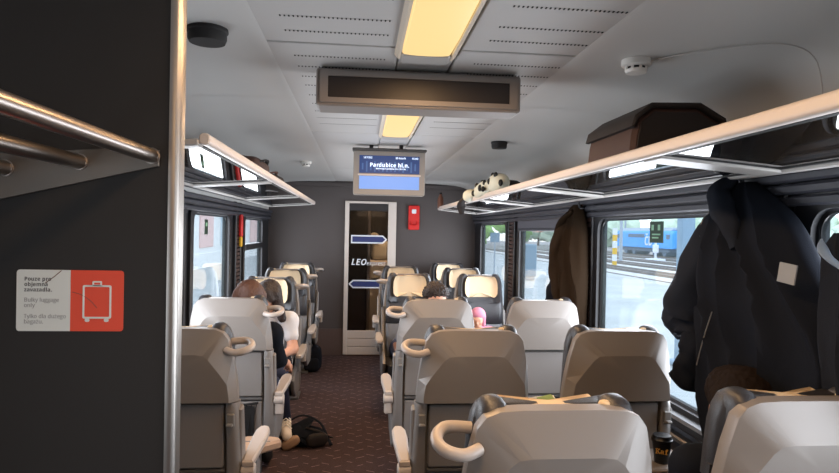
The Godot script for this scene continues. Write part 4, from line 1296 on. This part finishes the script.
# ------------------------------------------------------------------ passengers
# a head looking along +z of xf, its centre between the ears; s scales it
func head_bones(s: float) -> Array:
	var b := [[Vector3(0, 0.035, -0.025), Vector3(0, 0.035, 0.02), 0.083, 0.076], [Vector3(0, -0.01, 0.035), Vector3(0, -0.055, 0.045), 0.058, 0.045], [Vector3(-0.02, -0.075, 0.055), Vector3(0.02, -0.075, 0.055), 0.030, 0.030],
		[Vector3(0, 0.012, 0.094), Vector3(0, -0.022, 0.108), 0.008, 0.013], [Vector3(-0.035, -0.018, 0.066), Vector3(0.035, -0.018, 0.066), 0.022, 0.022], [Vector3(-0.016, -0.052, 0.088), Vector3(0.016, -0.052, 0.088), 0.009, 0.009],
		[Vector3(-0.077, 0.0, -0.005), Vector3(-0.082, -0.028, 0.0), 0.012, 0.009], [Vector3(0.077, 0.0, -0.005), Vector3(0.082, -0.028, 0.0), 0.012, 0.009], [Vector3(-0.03, 0.026, 0.082), Vector3(0.03, 0.026, 0.082), 0.012, 0.012]]
	for k in b:
		k[0] *= s
		k[1] *= s
		k[2] *= s
		k[3] *= s
	return b

# palm along -y, fingers curled towards +z, thumb on the side given
func hand_bones(side: float, curl: float) -> Array:
	var b := [[Vector3(0, 0.01, 0), Vector3(0, -0.03, 0), 0.024, 0.026], [Vector3(-0.025, -0.06, 0.0), Vector3(0.025, -0.06, 0), 0.014, 0.014], [Vector3(-0.018, -0.03, 0), Vector3(0.018, -0.03, 0), 0.016, 0.016]]
	for f in 4:
		var x := -0.030 + 0.020 * f
		var l: float = [0.034, 0.040, 0.038, 0.028][f] if side > 0 else [0.028, 0.038, 0.040, 0.034][f]
		var p := Vector3(x, -0.07, 0)
		var a := curl * 0.5
		for k in 3:
			var q: Vector3 = p + Vector3(0, -cos(a), sin(a)) * l * [1.0, 0.75, 0.6][k]
			b.append([p, q, 0.0092 - 0.001 * k, 0.0085 - 0.001 * k])
			p = q
			a += curl
	var t0 := Vector3(side * 0.026, -0.02, 0.004)
	var t1 := Vector3(side * 0.048, -0.052, 0.018)
	b.append([t0, t1, 0.013, 0.0105])
	b.append([t1, t1 + Vector3(side * 0.004, -0.028, 0.012), 0.0105, 0.0085])
	return b

func at_pose(bones: Array, xf: Transform3D) -> Array:
	var o := []
	for b in bones:
		o.append([xf * b[0], xf * b[1], b[2], b[3]])
	return o

# j: joints. Every body is one mesh (trunk, limbs, head and hands), clothes and hair are its children
func person(label: String, j: Dictionary, shirt: Material, trousers: Material, sleeve: float) -> MeshInstance3D:
	var k: float = j.get("size", 1.0)
	var trunk := [[j.hip_l, j.hip_r, 0.105 * k, 0.105 * k], [(j.hip_l + j.hip_r) / 2, j.chest, 0.115 * k, 0.125 * k], [j.chest, j.neck - Vector3(0, 0.03, 0) * k, 0.12 * k, 0.07 * k], [j.sh_l, j.sh_r, 0.062 * k, 0.062 * k]]
	var arms := []
	var sleeves := []
	var legs := []
	for s in ["_l", "_r"]:
		arms.append([j["sh" + s], j["el" + s], 0.05 * k, 0.04 * k])
		arms.append([j["el" + s], j["wr" + s], 0.039 * k, 0.026 * k])
		sleeves.append([j["sh" + s], j["sh" + s].lerp(j["el" + s], minf(sleeve, 1.0)), 0.05 * k, 0.045 * k])
		if sleeve > 1.0:
			sleeves.append([j["el" + s], j["el" + s].lerp(j["wr" + s], sleeve - 1.0), 0.042 * k, 0.034 * k])
		legs.append([j["hip" + s], j["kn" + s], 0.085 * k, 0.058 * k])
		legs.append([j["kn" + s], j["an" + s], 0.056 * k, 0.036 * k])
	var feet := []
	for s in ["_l", "_r"]:
		var toe: Vector3 = j["toe" + s]
		var an: Vector3 = j["an" + s]
		feet.append([an + Vector3(0, -0.04, 0) * k, toe, 0.036 * k, 0.028 * k])
	var neck := [[j.neck - Vector3(0, 0.05, 0) * k, j.head, 0.052 * k, 0.05 * k]]
	var body := [nets(trunk + arms + legs + feet + neck, 0.017, 0.035)]
	var hx := Transform3D(j.look, j.head)
	body.append(moved(nets(head_bones(k), 0.006, 0.016), hx))
	for s in ["_l", "_r"]:
		var wr: Vector3 = j["wr" + s]
		var d: Vector3 = (wr - j["el" + s]).normalized()
		var palm: Vector3 = j.get("palm" + s, Vector3.DOWN)
		var y := -d
		var z := (palm - y * palm.dot(y)).normalized()
		var x := y.cross(z)
		body.append(moved(nets(hand_bones(-1.0 if s == "_l" else 1.0, 0.5), 0.004, 0.008), Transform3D(Basis(x, y, z) * k, wr + d * 0.025)))
	var o := build("person", body, M.skin, self, 0.2)
	tag(o, label, "person")
	var cl := []
	for b in trunk + sleeves:
		cl.append([b[0], b[1], b[2] + 0.014, b[3] + 0.014])
	build("top", [nets(cl, 0.017, 0.03)], shirt, o, 0.2)
	var tr := []
	for b in legs + [trunk[0]]:
		tr.append([b[0], b[1], b[2] + 0.013, b[3] + 0.013])
	build("trousers", [nets(tr, 0.017, 0.03)], trousers, o, 0.2)
	for s in ["_l", "_r"]:
		var toe: Vector3 = j["toe" + s]
		var an: Vector3 = j["an" + s]
		var sm: Material = j.get("shoe", M.bag_dark)
		var sh := build("shoe", [nets([[an + Vector3(0, -0.045, 0) * k, toe, 0.047 * k, 0.038 * k], [an + Vector3(0, 0.02, 0), an + Vector3(0, -0.03, 0), 0.046 * k, 0.046 * k]], 0.010, 0.02)], sm, o, 0.2)
		if j.has("laces"):
			var lc := []
			for q in 4:
				var p: Vector3 = an.lerp(toe, 0.25 + 0.14 * q) + Vector3(0, 0.012 - 0.004 * q, 0)
				lc.append(tube([p + Vector3(-0.04, 0.01, 0), p + Vector3(0, 0.045, 0), p + Vector3(0.04, 0.01, 0)], 0.006, 6))
			build("laces", lc, M.lace, sh)
	var eyes := []
	for s in [-1, 1]:
		eyes.append(moved(blob(Vector3(s * 0.031, 0.008, 0.079) * k, Vector3(0.026, 0.014, 0.016) * k, 1.0, Basis(), 0.0, 10, 6), hx))
	build("eyes", eyes, M.sign_white if j.has("open_eyes") else M.hair_black, o)
	return o

func hair(o: Node, mt: Material, bones: Array, hx: Transform3D, lump := 0.0, sd := 1) -> void:
	var t := nets(bones, 0.0055, 0.025)
	if lump > 0.0:
		for i in t.size():
			var p := t[i]
			var w := sin(p.x * 170.0 + sd + 1.5 * sin(p.y * 90.0)) * sin(p.y * 140.0 + 2.0 + 1.3 * sin(p.z * 110.0)) * sin(p.z * 160.0 + sd * 2.0 + sin(p.x * 95.0))
			t[i] = p + (p - Vector3(0, 0.0, -0.01)).normalized() * lump * w
	build("hair", [moved(t, hx)], mt, o, 0.2)

func passengers() -> void:
	var V := func(x, y, z): return Vector3(x, y, z)
	# A: left, back to us, black top, jeans
	var hx := Basis(Vector3.UP, PI) * Basis(Vector3.UP, 0.2) * Basis(Vector3.RIGHT, 0.25)
	var j := {"hip_l": Vector3(-0.84, 0.58, -3.97), "hip_r": Vector3(-0.66, 0.58, -3.97), "chest": Vector3(-0.730, 0.900, -4.010), "neck": Vector3(-0.720, 1.090, -4.030), "head": Vector3(-0.715, 1.215, -4.060), "look": hx,
		"sh_l": Vector3(-0.900, 1.010, -4.030), "sh_r": Vector3(-0.565, 1.010, -4.050), "el_l": Vector3(-0.94, 0.80, -4.08), "el_r": Vector3(-0.535, 0.83, -4.10), "wr_l": Vector3(-0.82, 0.74, -4.30), "wr_r": Vector3(-0.505, 0.765, -4.30), "palm_r": Vector3(-0.5, -0.6, 0.0),
		"kn_l": Vector3(-0.86, 0.55, -4.42), "kn_r": Vector3(-0.62, 0.57, -4.43), "an_l": Vector3(-0.86, 0.12, -4.42), "an_r": Vector3(-0.64, 0.12, -4.40), "toe_l": Vector3(-0.87, 0.045, -4.55), "toe_r": Vector3(-0.65, 0.045, -4.53)}
	var a := person("brown haired passenger in a black top seen from behind over the second left seat", j, M.black_cloth, M.jeans, 1.5)
	hair(a, M.hair_brown, [[Vector3(0, 0.05, -0.04), Vector3(0, 0.055, 0.015), 0.092, 0.085], [Vector3(0, -0.01, -0.055), Vector3(0, -0.055, -0.05), 0.07, 0.055], [Vector3(-0.06, 0.03, -0.02), Vector3(0.06, 0.03, -0.02), 0.05, 0.05]], Transform3D(hx, j.head), 0.003, 2)
	# B: woman in white opposite, head bowed and turned to the window
	hx = Basis(Vector3.UP, -0.55) * Basis(Vector3.BACK, 0.12) * Basis(Vector3.RIGHT, 0.35)
	j = {"hip_l": Vector3(-0.66, 0.58, -5.14), "hip_r": Vector3(-0.84, 0.58, -5.14), "chest": Vector3(-0.735, 0.870, -5.020), "neck": Vector3(-0.700, 1.040, -4.950), "head": Vector3(-0.710, 1.145, -4.890), "look": hx,
		"sh_l": Vector3(-0.555, 0.955, -4.980), "sh_r": Vector3(-0.875, 0.970, -4.980), "el_l": Vector3(-0.515, 0.74, -4.90), "el_r": Vector3(-0.90, 0.76, -4.92), "wr_l": Vector3(-0.60, 0.72, -4.68), "wr_r": Vector3(-0.78, 0.74, -4.70),
		"kn_l": Vector3(-0.60, 0.57, -4.70), "kn_r": Vector3(-0.80, 0.57, -4.72), "an_l": Vector3(-0.565, 0.20, -4.87), "an_r": Vector3(-0.74, 0.12, -4.86), "toe_l": Vector3(-0.53, 0.10, -4.73), "toe_r": Vector3(-0.72, 0.045, -4.73), "shoe": M.beige_shoe, "laces": true}
	var b := person("woman with long dark brown hair in a white shirt and jeans, facing the viewpoint", j, M.white_shirt, M.jeans, 0.55)
	hair(b, M.hair_dark, [[Vector3(0, 0.05, -0.035), Vector3(0, 0.06, 0.01), 0.093, 0.085], [Vector3(-0.07, 0.03, 0.0), Vector3(-0.085, -0.13, 0.02), 0.04, 0.03], [Vector3(0.07, 0.03, 0.0), Vector3(0.085, -0.17, 0.02), 0.045, 0.034], [Vector3(0.0, 0.0, -0.06), Vector3(0.0, -0.16, -0.06), 0.07, 0.05], [Vector3(0.05, 0.07, 0.06), Vector3(0.075, 0.01, 0.06), 0.03, 0.022]], Transform3D(hx, j.head), 0.003, 4)
	# C: curly haired man facing us over the third right seat, head bowed
	hx = Basis(Vector3.UP, 0.15) * Basis(Vector3.RIGHT, 0.42)
	j = {"hip_l": Vector3(0.59, 0.58, -5.74), "hip_r": Vector3(0.41, 0.58, -5.74), "chest": Vector3(0.585, 0.885, -5.400), "neck": Vector3(0.625, 1.035, -5.140), "head": Vector3(0.640, 1.120, -5.020), "look": hx,
		"sh_l": Vector3(0.805, 0.975, -5.240), "sh_r": Vector3(0.445, 0.975, -5.240), "el_l": Vector3(0.82, 0.80, -5.12), "el_r": Vector3(0.38, 0.80, -5.12), "wr_l": Vector3(0.70, 0.775, -4.92), "wr_r": Vector3(0.50, 0.775, -4.92),
		"kn_l": Vector3(0.60, 0.56, -5.30), "kn_r": Vector3(0.40, 0.56, -5.30), "an_l": Vector3(0.60, 0.12, -5.28), "an_r": Vector3(0.40, 0.12, -5.28), "toe_l": Vector3(0.61, 0.045, -5.14), "toe_r": Vector3(0.39, 0.045, -5.14)}
	var c := person("dark curly haired passenger bowed over the table behind the third right seat", j, M.grey_knit, M.jeans, 1.8)
	hair(c, M.hair_dark, [[Vector3(0, 0.06, -0.05), Vector3(0, 0.07, -0.005), 0.09, 0.082], [Vector3(-0.05, 0.05, -0.03), Vector3(0.05, 0.05, -0.03), 0.062, 0.062], [Vector3(0, 0.0, -0.06), Vector3(0, -0.05, -0.055), 0.065, 0.05], [Vector3(-0.045, 0.10, 0.01), Vector3(0.045, 0.10, 0.01), 0.045, 0.045]], Transform3D(hx, j.head), 0.009, 3)
	# D: child in pink on the facing window seat
	hx = Basis(Vector3.UP, -0.25) * Basis(Vector3.RIGHT, 0.1)
	j = {"size": 0.72, "hip_l": Vector3(1.18, 0.55, -5.66), "hip_r": Vector3(1.06, 0.55, -5.66), "chest": Vector3(1.11, 0.70, -5.60), "neck": Vector3(1.105, 0.80, -5.57), "head": Vector3(1.10, 0.885, -5.53), "look": hx,
		"sh_l": Vector3(1.22, 0.765, -5.58), "sh_r": Vector3(1.0, 0.765, -5.58), "el_l": Vector3(1.25, 0.62, -5.52), "el_r": Vector3(0.97, 0.62, -5.52), "wr_l": Vector3(1.17, 0.60, -5.38), "wr_r": Vector3(1.05, 0.60, -5.38),
		"kn_l": Vector3(1.18, 0.54, -5.34), "kn_r": Vector3(1.04, 0.54, -5.34), "an_l": Vector3(1.18, 0.26, -5.30), "an_r": Vector3(1.04, 0.26, -5.30), "toe_l": Vector3(1.19, 0.22, -5.19), "toe_r": Vector3(1.03, 0.22, -5.19)}
	var d := person("small child with a pink knitted hat between the right seats", j, M.pink_knit, M.grey_knit, 1.8)
	hair(d, M.pink_knit, [[Vector3(0, 0.045, -0.022), Vector3(0, 0.05, 0.0), 0.073, 0.066], [Vector3(-0.052, 0.03, 0.0), Vector3(-0.055, -0.035, 0.01), 0.022, 0.02], [Vector3(0.052, 0.03, 0.0), Vector3(0.055, -0.035, 0.01), 0.022, 0.02]], Transform3D(hx, j.head))
	d.get_node("hair").name = "knitted_hat"
	# E: in the nearest window seat, back to us
	hx = Basis(Vector3.UP, PI) * Basis(Vector3.UP, 0.15) * Basis(Vector3.RIGHT, 0.15)
	j = {"hip_l": Vector3(1.200, 0.530, -1.95), "hip_r": Vector3(1.380, 0.530, -1.95), "chest": Vector3(1.290, 0.835, -1.920), "neck": Vector3(1.290, 1.005, -1.920), "head": Vector3(1.295, 1.115, -1.950), "look": hx,
		"sh_l": Vector3(1.130, 0.925, -1.930), "sh_r": Vector3(1.440, 0.935, -1.930), "el_l": Vector3(1.150, 0.72, -2.080), "el_r": Vector3(1.450, 0.705, -1.980), "wr_l": Vector3(1.220, 0.625, -2.240), "wr_r": Vector3(1.400, 0.625, -2.220),
		"kn_l": Vector3(1.200, 0.500, -2.38), "kn_r": Vector3(1.380, 0.500, -2.38), "an_l": Vector3(1.200, 0.12, -2.36), "an_r": Vector3(1.380, 0.12, -2.36), "toe_l": Vector3(1.190, 0.045, -2.49), "toe_r": Vector3(1.390, 0.045, -2.49)}
	var e := person("black haired passenger in black in the nearest right window seat, seen from behind", j, M.black_cloth, M.jeans, 1.8)
	hair(e, M.hair_black, [[Vector3(0, 0.05, -0.045), Vector3(0, 0.058, 0.015), 0.096, 0.088], [Vector3(0, -0.01, -0.055), Vector3(0, -0.05, -0.05), 0.072, 0.06], [Vector3(-0.065, 0.03, -0.025), Vector3(0.065, 0.03, -0.025), 0.052, 0.052]], Transform3D(hx, j.head), 0.003, 5)

# ------------------------------------------------------------------ outside
func leafy(called: String, label: String, at: Vector3, s: Vector3, mt: Material, sd: int) -> void:
	rng.seed = sd
	var t := thing(called, label, "tree", at, 0, "trees beyond the railway yard")
	build("trunk", [tube([Vector3(0, 0, 0), Vector3(0.1, s.y * 0.3, 0), Vector3(0, s.y * 0.55, 0)], [0.3, 0.24, 0.16], 8)], M.wood, t)
	var cl := []
	for k in 22:
		var p := Vector3(rng.randfn() * 0.24, 0.62 + rng.randfn() * 0.17, rng.randfn() * 0.24)
		cl.append(blob(p * s, Vector3.ONE * s.x * rng.randf_range(0.25, 0.45), 1.0, Basis(Vector3.UP, rng.randf() * 6.0), 0.35, 10, 7))
	build("crown", cl, mt, t, 0.1)

func outside() -> void:
	var py := -0.55
	var p := build("pavement_right", [box(Vector3(8.3, py - 0.3, -35), Vector3(13.0, 0.6, 110), 0.02)], M.concrete)
	p.set_meta("kind", "structure")
	tag(p, "bright pale station platform outside the right windows", "platform")
	var gr := build("ground_right", [box(Vector3(75, py - 0.9, -90), Vector3(121, 0.2, 260), 0.0)], M.ballast)
	gr.set_meta("kind", "structure")
	tag(gr, "grey ballast ground of the railway yard", "ground")
	for k in 6:
		var x := 17.0 + 4.6 * k
		var t := thing("railway_track", ["first railway track beside the platform", "second railway track out from the platform", "third railway track out from the platform", "fourth railway track out from the platform", "fifth railway track, just before the blue engine", "sixth railway track, under the blue engine"][k], "track", Vector3(x, py - 0.8, -35), 0, "parallel tracks of the yard")
		build("bed", [ext(PackedVector2Array([Vector2(-1.5, 0), Vector2(1.5, 0), Vector2(1.1, 0.22), Vector2(-1.1, 0.22)]), 130, 0.01)], M.ballast_light, t)
		for s in [-0.72, 0.72]:
			build("rail", [box(Vector3(s, 0.32, 0), Vector3(0.16, 0.2, 130), 0.02)], M.rail, t)
	# blue engine
	var l := thing("blue_locomotive", "blue locomotive with white lettering on the far track seen through the large window", "locomotive", Vector3(40.0, py - 0.36, -80), 0.0)
	build("body", [ext(PackedVector2Array([Vector2(-1.5, 1.0), Vector2(1.5, 1.0), Vector2(1.5, 2.9), Vector2(1.2, 3.3), Vector2(-1.2, 3.3), Vector2(-1.5, 2.9)]), 17.0, 0.12)], M.loco_blue, l)
	build("roof", [ext(PackedVector2Array([Vector2(-1.2, 3.28), Vector2(1.2, 3.28), Vector2(0.9, 3.7), Vector2(-0.9, 3.7)]), 15.0, 0.1)], M.loco_roof, l)
	build("underframe", [box(Vector3(0, 0.75, 0), Vector3(2.4, 0.55, 14.0), 0.1)], M.loco_dark, l)
	for zz in [-5.6, -3.0, 3.0, 5.6]:
		build("wheel", [lathe([Vector2(0.0, -1.1), Vector2(0.5, -1.1), Vector2(0.55, -0.9), Vector2(0.55, 0.9), Vector2(0.5, 1.1), Vector2(0, 1.1)], 18, Transform3D(Basis(Vector3.BACK, PI / 2), Vector3(0, 0.5, zz)))], M.loco_dark, l)
	for zz in [-7.3, 7.3]:
		build("cab_window", [box(Vector3(-1.5, 2.5, zz), Vector3(0.06, 0.6, 0.9), 0.02)], M.loco_dark, l)
	build("side_grille", [box(Vector3(-1.5, 2.6, -1.5), Vector3(0.06, 0.5, 5.0), 0.02)], M.loco_dark, l)
	lettering("ČD", 1.7, M.sign_white, l, Transform3D(Basis(Vector3.UP, -PI / 2), Vector3(-1.54, 1.9, 2.2)), true, "Droid Sans", 0.02)
	# tank wagon
	var w := thing("tank_wagon", "cream tank wagon in the yard to the right of the blue grey post", "wagon", Vector3(40.0, py - 0.36, -62))
	build("tank", [lathe([Vector2(0.0, -5.6), Vector2(0.9, -5.5), Vector2(1.4, -5.1), Vector2(1.45, -4.9), Vector2(1.45, 4.9), Vector2(1.4, 5.1), Vector2(0.9, 5.5), Vector2(0.0, 5.6)], 22, Transform3D(Basis(Vector3.RIGHT, PI / 2), Vector3(0, 2.3, 0)))], M.tank, w)
	build("underframe", [box(Vector3(0, 0.8, 0), Vector3(2.3, 0.3, 11.5), 0.05)], M.loco_dark, w)
	for zz in [-4.4, -2.8, 2.8, 4.4]:
		build("wheel", [lathe([Vector2(0.0, -1.0), Vector2(0.45, -1.0), Vector2(0.45, 1.0), Vector2(0, 1.0)], 16, Transform3D(Basis(Vector3.BACK, PI / 2), Vector3(0, 0.45, zz)))], M.loco_dark, w)
	# posts and signals on the platform
	var q: Node3D = thing("platform_post", "broad blue grey platform post outside the large window", "post", Vector3(5.62, py, -10.0))
	build("shaft", [ext(rrect(0.235, 0.2, 0.02, 2), 5.0, 0.01, Transform3D(Basis(Vector3.RIGHT, PI / 2), Vector3(0, 2.5, 0)))], M.post, q)
	build("base", [box(Vector3(0, 0.05, 0), Vector3(0.4, 0.1, 0.4), 0.02)], M.post, q)
	q = thing("striped_post", "thin yellow and white banded post at the left of the large window", "post", Vector3(23.9, py - 0.8, -55))
	for k in 6:
		build("band", [lathe([Vector2(0, 0.62 * k), Vector2(0.22, 0.62 * k), Vector2(0.22, 0.62 * k + 0.6), Vector2(0, 0.62 * k + 0.6)], 12)], M.yellow if k % 2 == 0 else M.sign_white, q)
	q = thing("shunting_signal", "small white signal post in the yard in front of the blue engine", "signal", Vector3(33.0, py - 0.7, -65))
	build("post", [lathe([Vector2(0, 0), Vector2(0.12, 0), Vector2(0.12, 2.6), Vector2(0, 2.6)], 10)], M.sign_white, q)
	build("head", [box(Vector3(0, 1.5, 0), Vector3(0.4, 0.9, 0.7), 0.05)], M.sign_white, q)
	build("foot", [box(Vector3(0, 0.2, 0), Vector3(1.6, 0.4, 1.6), 0.05)], M.sign_white, q)
	for k in 3:
		var m := thing("catenary_mast", ["pale catenary mast behind the blue engine", "pale catenary mast at the left of the large window", "pale catenary mast near the tank wagon"][k], "mast", Vector3([43.0, 28.5, 33.2][k], py - 0.8, [-95.0, -64.0, -52.0][k]), 0, "catenary masts")
		build("pole", [lathe([Vector2(0, 0), Vector2(0.2, 0), Vector2(0.14, 8), Vector2(0, 8)], 10)], M.loco_roof, m)
		build("arm", [box(Vector3(-1.2, 6.6, 0), Vector3(2.4, 0.1, 0.1), 0.02)], M.loco_roof, m)
	q = thing("platform_bin", "blue grey litter bin on the platform outside the middle right window", "bin", Vector3(8.15, py, -28.6))
	build("body", [ext(rrect(0.62, 0.62, 0.12, 3), 1.55, 0.04, Transform3D(Basis(Vector3.RIGHT, PI / 2), Vector3(0, 0.95, 0)))], M.bin, q)
	build("foot", [box(Vector3(0, 0.09, 0), Vector3(0.45, 0.18, 0.45), 0.03)], M.loco_roof, q)
	q = thing("square_sign", "grey square sign on a post before green trees in the far right window", "sign", Vector3(7.1, py, -31.5))
	build("board", [box(Vector3(0, 2.0, 0), Vector3(0.5, 0.5, 0.06), 0.01)], M.bin, q)
	build("post", [lathe([Vector2(0, 0), Vector2(0.04, 0), Vector2(0.04, 1.8), Vector2(0, 1.8)], 8)], M.loco_roof, q)
	var tr := [[20, -108, 8, 9], [34, -130, 9, 9], [40, -120, 9, 8], [62, -150, 13, 9], [84, -150, 14, 9], [45, -150, 12, 8], [70, -120, 12, 7], [88, -100, 13, 7], [66, -70, 9, 5]]
	var tl := ["bright green tree beyond the far right window", "second bright green tree beyond the far right window", "tall green tree far out past the middle right window", "pale green tree on the skyline behind the blue engine", "tall pale green tree on the skyline right of the blue engine", "pale green tree on the skyline left of the blue engine", "round pale green tree behind the tank wagon", "pale green tree at the right of the tank wagon", "small pale green tree beyond the tank wagon"]
	for k in tr.size():
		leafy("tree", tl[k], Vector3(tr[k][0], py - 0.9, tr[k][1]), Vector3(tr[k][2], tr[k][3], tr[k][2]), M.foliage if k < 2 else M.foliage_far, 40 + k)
	# left side
	var pl := build("pavement_left", [box(Vector3(-5.0, py - 0.3, -30), Vector3(7.2, 0.6, 100), 0.02)], M.concrete)
	pl.set_meta("kind", "structure")
	tag(pl, "bright pale platform outside the left windows", "platform")
	var ln := build("trim_2", [box(Vector3(-4.2, py + 0.004, -30), Vector3(0.14, 0.012, 100), 0.0)], M.yellow)
	ln.set_meta("kind", "structure")
	tag(ln, "faded yellow line along the left platform", "line")
	var bd := thing("station_building", "pinkish station building with pale bands outside the left windows", "building", Vector3(-9.4, py - 0.6, -28))
	build("wall", [box(Vector3(0, 3.0, 0), Vector3(1.6, 6.0, 70), 0.03)], M.facade_pale, bd)
	build("plinth", [box(Vector3(0.82, 0.7, 0), Vector3(0.12, 1.4, 70), 0.02)], M.facade_pale, bd)
	for k in 14:
		build("wall_panel", [box(Vector3(0.84, 2.75, -32 + 5.0 * k), Vector3(0.1, 2.1, 2.9), 0.03)], M.facade_pink if k % 3 != 1 else M.facade_blue, bd)
	build("cornice", [box(Vector3(0.85, 4.4, 0), Vector3(0.3, 0.25, 70), 0.04)], M.facade_pale, bd)

func _ready() -> void:
	stage()
	make_materials()
	shell()
	lamps()
	end_door()
	partition()
	racks()
	fittings()
	seats()
	passengers()
	belongings()
	outside()
